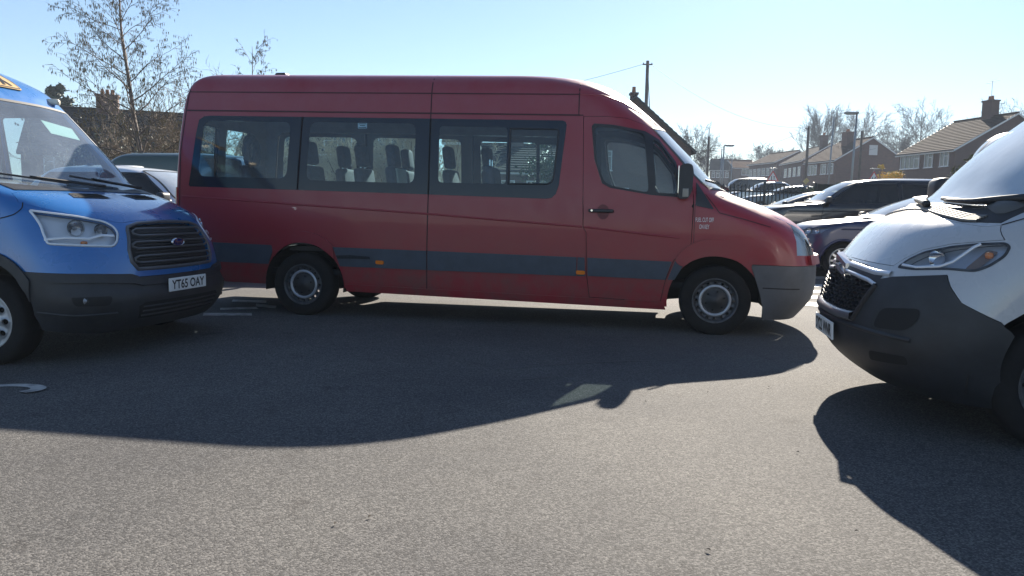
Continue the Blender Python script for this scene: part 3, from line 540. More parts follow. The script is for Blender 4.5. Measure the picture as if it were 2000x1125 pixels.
SCREENB = glass('tinted_windscreen', (.62, .74, .80), .17, (.55, .66, .82), ior=1.8)  # bluish film: some dust, plus sky reflection put in as colour
SCREEN = glass('windscreen_glass', (.70, .80, .80), .5, (.76, .86, .97), ior=2.6)  # heavy pale blue film: dust, and mostly the sky's reflection painted in
PRIV = glass('tinted_bus_glass', (.68, .86, .90), .03, (.40, .45, .5))
CABG = glass('cab_glass', (.74, .86, .87), .05)
FRIT = mat('black_glass_border', (.008, .013, .024), .07, spec=.4, rvar=.02)
PRIVK = glass('dark_privacy_glass', (.10, .11, .12), .03)
WHITEP = mat('white_print', (.75, .76, .78), .5)

def wheel(parent, loc, out, Rt=.345, wd=.225, style='steel', steer=0., rr=.215):
    """tyre (part) with rim, hub and bolts under it; outer face towards out*y"""
    h = wd / 2; w = MB(); k = h * .98
    w.lathe([(rr, -h * .86), (rr + .02, -k), (Rt - .045, -k * 1.04), (Rt - .014, -k * .93), (Rt - .003, -h * .72), (Rt, -h * .3), (Rt, h * .3), (Rt - .003, h * .72), (Rt - .014, k * .93), (Rt - .045, k * 1.04), (rr + .02, k), (rr, h * .86), (rr - .012, h * .5), (rr - .012, -h * .5), (rr, -h * .86)], n=48)
    t = w.build('wheel', RUBBER, parent, True); t.location = loc; t.rotation_euler = (0, 0, steer)
    def disc(name, outer, holes, prof, m, step, thick=.012):
        f = lambda a, b: (a, out * prof(math.hypot(a, b)), b)
        P, T = sheet(outer, holes, step); V = [f(*p) for p in P]; n = len(V)
        F_ = [tuple(int(i) for i in q) for q in T]; V2 = [(x, y - out * thick, z) for x, y, z in V]; cnt = {}
        for q in F_:
            for a, b in ((q[0], q[1]), (q[1], q[2]), (q[2], q[0])): cnt[(a, b)] = 1
        bd = [e for e in cnt if (e[1], e[0]) not in cnt]
        return mesh(name, V + V2, F_ + [(a, b, b + n, a + n) for a, b in bd], m, t, True)
    br = MB(); br.lathe([(rr + .006, out * h * .9), (rr - .004, out * h * .93), (rr - .014, out * h * .8), (rr - .03, out * h * .35), (rr - .035, -out * h * .8)], n=40)
    if style == 'steel':
        r0 = br.build('rim', mat('dirty_steel', (.075, .08, .09), .5, metal=.3, var=(14, .5)), t, True)
        pr = lambda r: h * (.62 if r > .16 else .62 + (.16 - r) * 3.2 if r > .125 else .60)
        disc('wheel_disc', circ(0, 0, rr - .022, n=48), [circ(.178 * math.cos(a), .178 * math.sin(a), .0135, n=8) for a in np.arange(16) * 2 * PI / 16], pr, mat('dirty_steel', (.075, .08, .09), .5, metal=.3, var=(14, .5)), .025)
        MB().lathe([(.158, out * h * .70), (.150, out * h * .80), (.136, out * h * .80), (.128, out * h * .66)], n=40).build('hub_ring', mat('bright_ring', (.46, .48, .52), .35, metal=.5), t, True)
        MB().lathe([(.129, out * h * .64), (.06, out * h * .68), (.052, out * h * .80), (0, out * h * .82)], n=32).build('hub_cap', mat('hub_dark', (.03, .031, .034), .5), t, True)
        for a in np.arange(6) * PI / 3 + .3: MB().lathe([(.011, out * h * .64), (.011, out * h * .80), (0, out * h * .80)], c=(.092 * math.cos(a), 0, .092 * math.sin(a)), n=6).build('bolt', DARK, t)
    elif style == 'trim':
        br.build('rim', STEEL, t, True); pr = lambda r: h * (.97 - .25 * (r / rr) ** 2)
        disc('wheel_trim', circ(0, 0, rr - .008, n=48), [circ(.150 * math.cos(a), .150 * math.sin(a), .026, .022, n=12) for a in np.arange(10) * PI / 5], pr, mat('silver_wheel_trim', (.36, .37, .39), .35, metal=.4, var=(10, .25)), .03)
        MB().lathe([(rr - .02, out * h * .5), (0, out * h * .5)], n=32).build('wheel_disc', DARK, t)
        MB().lathe([(.07, out * h * .95), (.055, out * h * 1.04), (0, out * h * 1.05)], n=24).build('hub_cap', STEEL, t, True)
    elif style == 'alloy':
        AL = mat('alloy_wheel', (.58, .58, .60), .28, metal=.8); br.build('rim', AL, t, True)
        MB().lathe([(rr - .02, out * h * .25), (0, out * h * .25)], n=32).build('brake_disc', mat('brake_dark', (.03, .03, .032), .5), t)
        MB().lathe([(.06, out * h * .75), (.05, out * h * .88), (0, out * h * .86)], n=20).build('hub_cap', AL, t, True)
        for k in range(10):
            for d in (-.05, .05):
                a = k * 2 * PI / 10 + d; rot = Matrix.Rotation(-a, 3, 'Y'); b = MB()
                v = [(r, out * y, s * wd_) for r, y, wd_ in ((.05, h * .82, .012), (rr - .008, h * .72, .008)) for s in (-1, 1)] + [(r, out * (y - .03), s * wd_) for r, y, wd_ in ((.05, h * .82, .012), (rr - .008, h * .72, .008)) for s in (-1, 1)]
                b.add([rot @ Vector(p) for p in v], [(0, 1, 3, 2), (4, 6, 7, 5), (0, 2, 6, 4), (1, 5, 7, 3)]); b.build('spoke', AL, t)
    else:
        br.build('rim', STEEL, t, True); MB().lathe([(rr - .02, out * h * .5), (.1, out * h * .62), (0, out * h * .66)], n=28).build('wheel_disc', STEEL, t, True)
    return t
def liner(parent, x, z, r, y0, y1):
    """dark inner wheel arch"""
    return MB().lathe([(.12, y0), (r, y0), (r, y1)], c=(x, 0, z), n=20, a0=-.12, a1=PI + .12).build('arch_liner', DARK, parent)
def roofcap(name, b, z, crown, m, parent, im=None):
    """closing sheet over the topmost plan outline"""
    U = b.U(); o = [b.xyz(u, b.H(z)) for u in np.linspace(-U, U, 160)[:-1]]; o2 = [(p[0], p[1]) for p in o]; wm = b.w(z)
    fn = lambda a, c: (a, c, z - b.rake * a + crown * (1 - min(1, (c / wm) ** 2)))
    return panel(name, fn, o2, m, parent, step=.14, thick=.03, im=im)
def plate(parent, x, y, z, txt, w=.52, h=.111, tilt=0.):
    """number plate facing +x with raised black characters"""
    p = MB().rbox((0, 0, 0), (.012, w, h), .004, 1).build('number_plate', PLATE, parent); p.location = (x, y, z); p.rotation_euler = (0, -tilt, 0)
    text('registration', txt, h * .70, (.0075, -w * .44, -h * .35), (0, 1, 0), (0, 0, 1), PLATEK, p, width=w * .88, bold=.022); return p
def seat(parent, x, y, z, ring=False, hh=0., lit=False):
    """bus seat: cushion, back and headrest"""
    s = MB().rbox((.02, 0, .12), (.44, .42, .14), .05).build('seat', SEATM, parent, True); s.location = (x, y, z)
    tl = Matrix.Rotation(R(-8), 3, 'Y')
    MB().rbox((-.24, 0, .46), (.11, .42, .62), .05, 3, tl).build('seat_back', SEATM, s, True)
    if ring:
        c = Vector((-.31, 0, .93 + hh)); n = 14; q = MB(); q.tube([c + Vector((.02, .125 * math.cos(t), .15 * math.sin(t) - .02)) for t in np.linspace(-1.1, PI + 1.1, n)], .042, 8); q.build('headrest', SEATM, s, True)
    else:
        MB().rbox((-.30, 0, .91 + hh), (.10, .24, .26), .055, 3, tl).build('headrest', SEATM, s, True)
        MB().tube([(-.29, -.06, .7), (-.29, -.06, .85)], .008).tube([(-.29, .06, .7), (-.29, .06, .85)], .008).build('headrest_rod', CHROME, s)
    MB().box((0, 0, -.1), (.3, .3, .3)).build('seat_base', DARK, s)
    if lit: MB().rbox((-.185, 0, .50), (.03, .30, .5), .012, 2, tl).build('lit_seat_face', SEATG, s, True)  # pale sheet on the back, standing for light catching the seat
    return s
def steering(parent, x, y, z, tilt=25):
    q = MB(); rot = Matrix.Rotation(R(-tilt), 3, 'Y'); q.tube([rot @ Vector((0, .19 * math.cos(t), .19 * math.sin(t))) for t in np.linspace(0, 2 * PI, 25)], .015, 6, False)
    for a in (.1, PI - .1, -PI / 2): q.tube([(0, 0, 0), rot @ Vector((0, .18 * math.cos(a), .18 * math.sin(a)))], .014, 4)
    q.rbox((0.02, 0, 0), (.05, .12, .1), .02); o = q.build('steering_wheel', DASH, parent, True); o.location = (x, y, z); return o
# measured shells: nose, tail, half-width and corner tables by height
RED=dict(nose=[(.20,3.02),(.30,3.10),(.42,3.18),(.60,3.205),(.70,3.205),(.80,3.19),(.92,3.155),(1.04,3.09),(1.16,2.96),(1.285,2.717),(1.44,2.29),(1.80,1.896),(2.11,1.575),(2.29,1.36),(2.41,1.20),(2.515,.98),(2.56,.82),(2.585,.55)],
 tail=[(.2,-3.72),(.4,-3.74),(1.2,-3.74),(1.6,-3.73),(2.1,-3.69),(2.35,-3.65),(2.47,-3.60),(2.55,-3.50),(2.585,-3.36)],
 w=[(.18,.93),(.3,.962),(.5,.975),(.72,.985),(1.0,.985),(1.33,.97),(2.1,.905),(2.2,.893),(2.37,.868),(2.45,.84),(2.51,.79),(2.55,.72),(2.575,.63),(2.585,.54)],
 cf=[(.2,.5),(.7,.55),(1.1,.62),(1.3,.8),(1.45,.62),(2.1,.5),(2.4,.6),(2.585,.8)],cr=[(.2,.12),(2.2,.14),(2.585,.2)],nf=2.6,nr=2.6,rake=.0159)
BLUE=dict(nose=[(.14,2.47),(.22,2.56),(.34,2.64),(.45,2.665),(.53,2.63),(.60,2.62),(.66,2.615),(.8,2.59),(.92,2.55),(1.02,2.48),(1.10,2.385),(1.16,2.24),(1.22,2.06),(1.285,1.80),(1.33,1.66),(1.37,1.59),(1.46,1.525),(1.7,1.31),(2.07,.99),(2.2,.87),(2.33,.62),(2.45,.28),(2.52,.0),(2.58,-.5)],
 tail=[(.14,-3.2),(.4,-3.3),(1.3,-3.3),(2.3,-3.2),(2.58,-2.9)],
 w=[(.12,.95),(.3,1.0),(.5,1.03),(.75,1.02),(1.05,.995),(1.3,.965),(2.0,.86),(2.3,.80),(2.45,.72),(2.54,.6),(2.58,.45)],
 cf=[(.14,.5),(.5,.55),(.8,.62),(1.0,.68),(1.12,.60),(1.22,.42),(1.3,.26),(1.6,.24),(2.07,.30),(2.58,.6)],cr=[(.1,.15),(2.58,.2)],nf=2.5,nr=3.)
WHITE=dict(nose=[(.20,2.62),(.28,2.74),(.38,2.82),(.50,2.86),(.62,2.85),(.76,2.825),(.88,2.78),(.94,2.735),(1.0,2.69),(1.07,2.635),(1.14,2.57),(1.20,2.455),(1.25,2.335),(1.29,2.25),(1.334,2.19),(1.464,2.07),(1.61,1.925),(1.84,1.645),(2.1,1.31),(2.25,1.08),(2.36,.82),(2.42,.65),(2.46,.2)],
 tail=[(.2,-3.1),(.4,-3.2),(2.2,-3.15),(2.46,-2.9)],
 w=[(.2,.96),(.4,1.0),(.6,1.025),(.9,1.02),(1.2,.985),(1.35,.965),(2.0,.89),(2.25,.83),(2.38,.74),(2.46,.5)],
 cf=[(.2,.6),(.6,.66),(.9,.7),(1.1,.66),(1.28,.62),(1.5,.5),(2.1,.45),(2.46,.6)],cr=[(.1,.12),(2.46,.2)],nf=2.4,nr=3.)
# ------------------------------------------------------------------ red minibus
def red_paint():
    m = mat('faded_sheen_red_paint', (.27, .016, .027), .36, coat=.25, rvar=.08); nt = m.node_tree; b = nt.nodes['Principled BSDF']
    tc = nd(nt, 'TexCoord'); sp = nd(nt, 'SeparateXYZ'); nt.links.new(tc.outputs['Object'], sp.inputs[0])
    mr = nd(nt, 'MapRange'); mr.inputs[1].default_value = 1.95; mr.inputs[2].default_value = 2.55; mr.inputs[3].default_value = .0; mr.inputs[4].default_value = .75; nt.links.new(sp.outputs[2], mr.inputs[0])  # upper panels: chalky fade, with purplish sky sheen mixed into the colour
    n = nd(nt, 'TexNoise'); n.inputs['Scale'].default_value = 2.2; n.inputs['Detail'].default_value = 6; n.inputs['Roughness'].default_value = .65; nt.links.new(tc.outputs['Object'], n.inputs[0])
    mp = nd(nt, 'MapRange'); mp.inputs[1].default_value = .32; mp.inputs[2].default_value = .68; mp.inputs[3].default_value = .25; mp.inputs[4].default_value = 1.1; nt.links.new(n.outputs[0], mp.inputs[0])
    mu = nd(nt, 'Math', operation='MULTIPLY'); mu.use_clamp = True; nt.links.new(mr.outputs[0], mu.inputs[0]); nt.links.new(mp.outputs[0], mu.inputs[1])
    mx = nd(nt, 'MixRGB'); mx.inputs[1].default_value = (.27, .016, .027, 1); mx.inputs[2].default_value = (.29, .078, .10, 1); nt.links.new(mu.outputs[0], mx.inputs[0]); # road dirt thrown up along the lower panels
    m2 = nd(nt, 'MapRange'); m2.inputs[1].default_value = 1.0; m2.inputs[2].default_value = .3; m2.inputs[3].default_value = 0; m2.inputs[4].default_value = .75; nt.links.new(sp.outputs[2], m2.inputs[0])
    n2 = nd(nt, 'TexNoise'); n2.inputs['Scale'].default_value = 3.5; n2.inputs['Detail'].default_value = 8; n2.inputs['Roughness'].default_value = .7; nt.links.new(tc.outputs['Object'], n2.inputs[0]); m3 = nd(nt, 'MapRange'); m3.inputs[1].default_value = .4; m3.inputs[2].default_value = .7; nt.links.new(n2.outputs[0], m3.inputs[0])
    mv = nd(nt, 'Math', operation='MULTIPLY'); mv.use_clamp = True; nt.links.new(m2.outputs[0], mv.inputs[0]); nt.links.new(m3.outputs[0], mv.inputs[1]); md = nd(nt, 'MixRGB'); md.inputs[2].default_value = (.115, .075, .062, 1); nt.links.new(mv.outputs[0], md.inputs[0]); nt.links.new(mx.outputs[0], md.inputs[1]); nt.links.new(md.outputs[0], b.inputs['Base Color'])
    return m
def build_red():
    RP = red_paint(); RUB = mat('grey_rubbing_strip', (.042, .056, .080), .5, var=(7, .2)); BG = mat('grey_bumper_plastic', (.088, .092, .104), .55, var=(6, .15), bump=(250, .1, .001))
    RS = mat('red_seam', (.05, .006, .01), .6)
    b = Body(**RED); f = b.xyz
    o = empty('minibus', (-1.62, 8.65, 0), 0, 'long faded red minibus with a high roof, parked side-on in the middle', 'minibus')
    ztop = 2.58
    W1 = [(-3.42, 1.90), (-3.39, 2.04), (-3.33, 2.08), (-3.25, 2.088), (-2.177, 2.088), (-2.213, 1.312), (-3.48, 1.312), (-3.495, 1.33), (-3.47, 1.50)]
    W2 = [(-2.170, 2.088), (-.758, 2.088), (-.758, 1.310), (-2.206, 1.312)]
    W3 = [(-.750, 2.088), (.615, 2.088), (.645, 2.075), (.658, 2.045), (.60, 1.443), (.573, 1.356), (.533, 1.316), (.481, 1.305), (-.750, 1.309)]
    C1 = rnd([(-3.325, 2.032), (-2.304, 2.034), (-2.338, 1.43), (-3.387, 1.428)], .09); C2 = rnd([(-2.081, 2.037), (-.91, 2.037), (-.911, 1.42), (-2.114, 1.419)], .08)
    C3 = rnd([(-.657, 2.014), (.058, 2.010), (.058, 1.44), (-.653, 1.438)], .04); C4 = [(.10, 1.995), (.565, 1.992), (.572, 1.97), (.537, 1.53), (.52, 1.48), (.476, 1.457), (.10, 1.449)]
    DOOR = [(.82, 2.13), (.845, 1.30), (.853, 1.04), (.885, .985), (.902, .556), (.935, .335), (1.64, .325), (1.685, .561), (1.756, .746), (1.912, .878), (1.925, 1.30), (1.90, 1.52), (1.80, 1.70), (1.60, 1.95), (1.47, 2.055), (1.25, 2.12), (1.05, 2.135)]
    DW = [(.906, 2.035), (.93, 2.063), (1.117, 2.053), (1.431, 2.0), (1.567, 1.925), (1.74, 1.705), (1.785, 1.55), (1.785, 1.362), (1.516, 1.375), (1.11, 1.433), (1.028, 1.476), (.944, 1.71)]
    DG = rnd([(.935, 2.035), (1.12, 2.028), (1.425, 1.972), (1.488, 1.40), (1.13, 1.452), (1.05, 1.49), (.97, 1.70)], .05); DQ = rnd([(1.505, 1.925), (1.575, 1.885), (1.735, 1.67), (1.76, 1.395), (1.555, 1.40)], .03)
    RA = circ(-2.14, .29, .455, .467, 44); FA = circ(2.155, .33, .455, .485, 44)
    BMP_z = .745
    bw = b.S([(2.50, .745), (2.61, .16)], 1)
    BUMP = b.T([(-1.60, .15), (1.60, .15), (1.60, .748), (-1.60, .748)])
    bump = [p for p in SL(b, [(2.61, .205), (2.605, .335), (2.575, .458), (2.52, .62), (2.47, .742)], 1)]
    bump = bump + [(-u, h) for u, h in bump[::-1]]
    HLs = [(2.695, 1.20), (2.78, 1.185), (2.862, 1.115), (2.901, .976), (2.908, .842)]
    hl = SL(b, HLs, 1) + FL(b, [(.60, .842), (.585, .98), (.60, 1.07)]); GR = rnd([(-.56, .845), (.56, .845), (.56, 1.065), (-.56, 1.065)], .06)
    WS = [(-.80, 1.455), (.80, 1.455), (.80, 1.75), (.76, 2.04), (.4, 2.055), (-.4, 2.055), (-.76, 2.04), (-.80, 1.75)]
    BN = [(-.815, 1.405), (.815, 1.405), (.80, 1.28), (.74, 1.16), (.60, 1.085), (-.60, 1.085), (-.74, 1.16), (-.80, 1.28)]
    TL_ = [(-3.62, 1.30), (-3.75, 1.30), (-3.75, .85), (-3.60, .85)]
    holes = [bump, b.F(WS), b.F(BN), b.F(GR), hl, mirx(hl)]
    RW = rnd([(.08, 1.35), (.68, 1.35), (.62, 2.05), (.08, 2.05)], .06); holes += [b.Rr(RW), b.Rr([(-y, z) for y, z in RW])]
    for sg in (-1, 1):
        for q in (W1, W2, W3, RA, FA, DOOR): holes.append(b.S(q, sg))
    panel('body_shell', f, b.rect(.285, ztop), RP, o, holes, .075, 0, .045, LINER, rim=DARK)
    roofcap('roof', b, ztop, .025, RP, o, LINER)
    panel('bumper', f, inset(bump, .004), BG, o, step=.06, thick=.03)
    strip('bumper_line', f, SL(b, [(2.60, .52), (2.95, .52)], -1), .01, GAP, o); strip('bumper_line', f, SL(b, [(2.60, .52), (2.95, .52)], 1), .01, GAP, o)
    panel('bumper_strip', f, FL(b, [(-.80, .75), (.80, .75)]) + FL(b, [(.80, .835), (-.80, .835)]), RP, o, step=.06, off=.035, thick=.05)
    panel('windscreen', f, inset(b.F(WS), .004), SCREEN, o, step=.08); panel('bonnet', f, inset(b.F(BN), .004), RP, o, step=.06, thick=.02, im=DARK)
    strip('windscreen_seal', f, FL(b, WS + WS[:1]), .035, BLACK, o, .004)
    g = panel('grille', f, inset(b.F(GR), .003), BG, o, step=.06, off=-.01, thick=.03)
    for z in (.89, .94, .99, 1.03): strip('grille_bar', f, FL(b, [(-.5, z), (.5, z)]), .018, BLACK, g, .002, .003)
    for s_, q in ((1, hl), (-1, mirx(hl))):
        h_ = panel('headlight', f, inset(q, .002), LENS, o, step=.05); panel('reflector', f, inset(q, .004), mat('lamp_bowl', (.30, .34, .36), .3, metal=.5), h_, step=.05, off=-.045)
    for sg in (-1, 1):
        for nm, q, cs in (('window', W1, [C1]), ('window', W2, [C2]), ('window', W3, [C3, C4])):
            w_ = panel(nm, f, inset(b.S(q, sg), .002), FRIT, o, [b.S(c, sg) for c in cs], .08, .002, .006)
            for c in cs: panel('pane', f, inset(b.S(c, sg), -.001), PRIV, w_, step=.12)
            if len(cs) > 1:
                strip('slider_frame', f, SL(b, [(.085, 2.0), (.57, 1.998), (.582, 1.97), (.545, 1.53), (.527, 1.475), (.478, 1.45), (.085, 1.443), (.085, 2.0)], sg), .018, BLACK, w_, .003, .010)
                MB().box((.085, sg * (b.yat_(.085, 1.72) + .006), 1.72 - b.rake * .085), (.02, .012, .05)).build('slider_catch', BLACK, w_)
        strip('window_gap', f, SL(b, [(-2.1735, 2.088), (-2.2095, 1.312)], sg), .014, GAP, o, .0095); strip('window_gap', f, SL(b, [(-.754, 2.088), (-.754, 1.309)], sg), .014, GAP, o, .0095)
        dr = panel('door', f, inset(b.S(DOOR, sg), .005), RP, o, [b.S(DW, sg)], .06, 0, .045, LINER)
        fr = panel('window_frame', f, inset(b.S(DW, sg), .002), BLACK, dr, [b.S(DG, sg), b.S(DQ, sg)], .06, .001, .03)
        panel('window', f, inset(b.S(DG, sg), -.001), CABG, dr, step=.1, off=-.008); panel('quarter_window', f, inset(b.S(DQ, sg), -.001), CABG, dr, step=.1, off=-.008)
        strip('door_seal', f, [*b.S(DOOR, sg), b.S(DOOR, sg)[0]], .08, DARK, o, -.05)
        # handle with round recess
        yh = lambda x, z: sg * b.yat_(x, z)
        MB().rbox((1.03, yh(1.03, 1.205) + sg * .03, 1.205 - b.rake * 1.03), (.24, .022, .034), .014, 3).rbox((.93, yh(.93, 1.21) + sg * .012, 1.205 - b.rake * .93), (.05, .03, .034), .012).rbox((1.13, yh(1.13, 1.2) + sg * .012, 1.205 - b.rake * 1.13), (.05, .03, .034), .012).build('door_handle', BLACK, dr, True)
        panel('handle_recess', f, b.S(circ(1.05, 1.195, .06, .075), sg), mat('red_recess', (.13, .01, .015), .45), dr, step=.03, off=.0025)
        MB().lathe([(.011, 0), (.011, sg * .004), (0, sg * .004)], c=(.94, yh(.94, 1.2) + sg * .041, 1.205 - b.rake * .94), n=10).build('lock_barrel', CHROME, dr)
        panel('rubbing_strip', f, b.S([(.915, .553), (1.677, .553), (1.735, .735), (.908, .735)], sg), RUB, dr, step=.08, off=.012, thick=.012)
        # long strips, flares, lower lines
        for q in ([(-3.62, .50), (-2.552, .505), (-2.47, .712), (-3.62, .715)], [(-1.722, .520), (-.765, .528), (-.765, .728), (-1.80, .722)], [(-.752, .528), (.80, .545), (.80, .735), (-.752, .728)], [(.81, .546), (.89, .548), (.88, .735), (.81, .735)], [(1.70, .556), (1.765, .556), (1.845, .70), (1.80, .742), (1.765, .742)]):
            panel('rubbing_strip', f, b.S(q, sg), RUB, o, step=.08, off=.012, thick=.012)
        RF = [(-2.53, .728), (-2.44, .80), (-2.34, .85), (-2.168, .884), (-1.99, .857), (-1.87, .80), (-1.79, .73), (-1.80, .722), (-1.785, .59), (-1.83, .637), (-1.98, .737), (-2.169, .759), (-2.30, .737), (-2.439, .643), (-2.49, .57), (-2.49, .715)]
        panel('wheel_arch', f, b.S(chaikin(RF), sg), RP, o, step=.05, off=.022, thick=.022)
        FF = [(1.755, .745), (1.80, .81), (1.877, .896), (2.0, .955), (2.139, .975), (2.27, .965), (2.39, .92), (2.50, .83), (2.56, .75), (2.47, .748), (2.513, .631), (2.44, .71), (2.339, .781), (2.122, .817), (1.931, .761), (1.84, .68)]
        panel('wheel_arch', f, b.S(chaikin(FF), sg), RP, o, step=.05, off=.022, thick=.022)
        for q, w_ in (([(-3.55, 2.142), (.79, 2.142)], .016), ([(-3.52, 2.345), (.775, 2.348)], .012)): strip('roof_gutter', f, SL(b, q, sg), w_, RS, o, .003)
        strip('body_seam', f, SL(b, [(-.754, 2.56), (-.754, 2.09)], sg), .012, RS, o); strip('body_seam', f, SL(b, [(-.754, 1.309), (-.765, .29)], sg), .012, RS, o)
        strip('cab_seam', f, SL(b, [(.77, 2.56), (.774, 2.142), (.82, 2.142)], sg), .012, RS, o); strip('rear_seam', f, SL(b, [(-3.50, 2.52), (-3.54, 2.2), (-3.60, 1.7), (-3.605, .75)], sg), .012, RS, o)
        strip('body_crease', f, SL(b, [(-3.58, 1.205), (-.743, 1.11), (.845, 1.04)], sg), .02, RP, o, 0, .006); strip('body_crease', f, SL(b, [(.862, 1.04), (1.80, .968)], sg), .02, RP, dr, 0, .006)
        strip('cab_line', f, SL(b, [(.78, 2.35), (1.0, 2.35), (1.2, 2.29), (1.42, 2.17), (1.55, 2.08)], sg), .014, RP, o, 0, .005)
        strip('wing_seam', f, SL(b, [(2.03, 1.40), (2.167, 1.224), (2.40, 1.17), (2.648, 1.105)], sg), .01, RS, o)
        strip('wing_seam', f, SL(b, [(1.935, .89), (1.935, 1.30)], sg), .006, RS, o)
        panel('mirror_triangle', f, b.S(rnd([(1.94, 1.515), (2.115, 1.255), (1.94, 1.285)], .015), sg), BLACK, o, step=.05, off=.006, thick=.006)
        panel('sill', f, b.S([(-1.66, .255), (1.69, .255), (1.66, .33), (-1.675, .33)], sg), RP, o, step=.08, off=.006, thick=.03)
        for x in (-1.273, .845): panel('side_marker', f, b.S(rnd([(x - .045, .565), (x + .045, .565), (x + .045, .605), (x - .045, .605)], .02), sg), AMBER, o, step=.02, off=.024, thick=.012)
        t_ = panel('tail_light', f, b.S([(-3.625, 1.30), (-3.735, 1.30), (-3.735, .86), (-3.615, .86)], sg), REDLENS, o, step=.05, off=.012, thick=.015)
        liner(o, -2.14, .32, .45, sg * .5, sg * .975); liner(o, 2.155, .335, .475, sg * .5, sg * .965)
        for x, st in ((-2.1625, 0), (2.1625, 0)): wheel(o, (x, sg * .855, .335), sg, .345, .235, 'steel', st)
        # door mirror on its arm
        yb = b.yat_(1.80, 1.5)
        mr = MB(); sx = 1.80
        prof = [(1.765, 1.36), (1.79, 1.345), (1.86, 1.35), (1.895, 1.42), (1.905, 1.60), (1.89, 1.672), (1.84, 1.685), (1.775, 1.665)]
        prof = [(x, z - .03) for x, z in prof]
        mh = MB().prism(rnd(prof, .03), 1, sg * (yb + .05), sg * (yb + .17)).build('door_mirror', BLACK, o)
        MB().rbox((1.84, sg * (yb + .03), 1.40), (.06, .10, .06), .015).rbox((1.84, sg * (yb + .03), 1.55), (.05, .10, .04), .015).build('mirror_arm', BLACK, mh)
        MB().box((1.765, sg * (yb + .11), 1.50), (.006, .10, .26)).build('mirror_glass', CHROME, mh)
        MB().rbox((1.835, sg * (yb + .173), 1.375), (.06, .012, .085), .012).build('mirror_indicator', mat('clear_indicator', (.15, .15, .155), .2, coat=.5), mh)
    # rear windows, screens' fittings
    for q in (RW, [(-y, z) for y, z in RW]):
        w_ = panel('rear_window', f, inset(b.Rr(q), .003), PRIV, o, step=.1); strip('rear_window_seal', f, [*b.Rr(q), b.Rr(q)[0]], .03, BLACK, w_, .004)
    # wipers
    for y0, y1 in ((-.35, -.78), (.45, -.12)):
        q = MB(); P = [Vector(f(*p)) for p in FL(b, [(y0, 1.45), ((y0 + y1) / 2, 1.485), (y1, 1.52)])]; q.tube([p + Vector((.03, 0, .02)) for p in P], .012, 5); q.build('wiper', BLACK, o)
    # floor, chassis, exhaust bits
    MB().box((-.75, 0, .47), (5.6, 1.75, .06)).box((-.3, 0, .40), (6.2, .9, .16)).box((-1.0, -.55, .37), (1.0, .35, .18)).box((.5, .5, .38), (.8, .4, .16)).build('chassis', DARK, o)
    MB().box((-1.45, 0, .72), (4.3, 1.7, .05)).build('cabin_floor', mat('cabin_floor', (.07, .07, .075), .8), o)
    MB().rbox((-2.1625, 0, .33), (.12, 1.45, .12), .04).rbox((-2.1625, 0, .33), (.28, .28, .26), .1).build('rear_axle', DARK, o)
    MB().tube([(-2.8, .3, .35), (-1.2, .35, .32), (.4, .3, .32)], .045, 8).build('exhaust_pipe', DARK, o, True)
    # roof vent
    z = ztop + .03 + b.rake * 2.6
    MB().rbox((-2.74, -.25, z + .015), (.13, .13, .06), .025, 3).build('roof_vent', BLACK, o, True)
    # cabin
    for x, y, ring, hh, lit in ((-2.95, -.10, 1, .06, 0), (-2.72, -.48, 1, .0, 0), (-2.70, .60, 0, 0, 1), (-1.98, -.50, 0, 0, 0), (-2.05, .62, 0, 0, 0), (-1.86, .15, 0, 0, 0), (-1.55, -.05, 0, 0, 0), (-1.22, .62, 0, 0, 0), (-1.02, -.45, 0, -.03, 1), (-.55, .15, 0, 0, 0), (-.10, .20, 0, 0, 0), (-.20, .64, 0, 0, 0), (.08, -.46, 0, -.25, 0)):
        seat(o, x, y, .86, ring, hh, lit)
    for y in (-.5, .5): seat(o, 1.02, y, .86, False, -.06)
    steering(o, 1.62, -.5, 1.30, 30)
    MB().rbox((1.98, 0, 1.22), (.5, 1.6, .28), .09, 3).rbox((1.85, -.5, 1.38), (.22, .4, .12), .05).build('dashboard', DASH, o, True)
    for y in (-.62, .62): MB().tube([(.78, y * 1.22, 1.32), (.78, y * 1.2, 2.1)], .03, 6).build('cabin_pillar', LINER, o)
    MB().box((-1.55, 0, 2.34), (.05, .6, .03)).build('cabin_lamp', PLATE, o)
    # lettering, window sticker, rub mark
    y = -b.yat_(2.0, 1.17) - .004
    T_ = mat('white_lettering', (.72, .72, .74), .5)
    text('lettering', 'FUEL CUT OFF', .042, (1.945, y, 1.135 - .035), (1, 0, 0), (0, 0, 1), T_, o, width=.17); text('lettering', 'ON KEY', .042, (1.982, y - .0015, 1.068 - .035), (1, 0, 0), (0, 0, 1), T_, o, width=.094)
    y = -b.yat_(-1.5, 2.0)
    st = MB().box((-1.50, y + .012, 2.005 + .024), (.10, .002, .055)).build('window_sticker', mat('pale_sticker', (.55, .6, .66), .5), o)
    for k, wd_ in enumerate((.08, .06, .085)): MB().box((-1.50, y + .0105, 2.045 - .018 * k + .003), (wd_, .001, .007)).build('sticker_line', PLATEK, st)
    panel('scrape_mark', f, b.S([(-1.76, .636), (-1.60, .648), (-1.38, .640), (-1.375, .614), (-1.55, .612), (-1.74, .604)], -1), mat('scrape_black', (.012, .014, .018), .7, var=(40, .5)), o, step=.03, off=.0265)
    return o
Body.yat_ = lambda s, x, z: abs(s.xyz(s.ux(x, z), s.H(z))[1])
build_red()
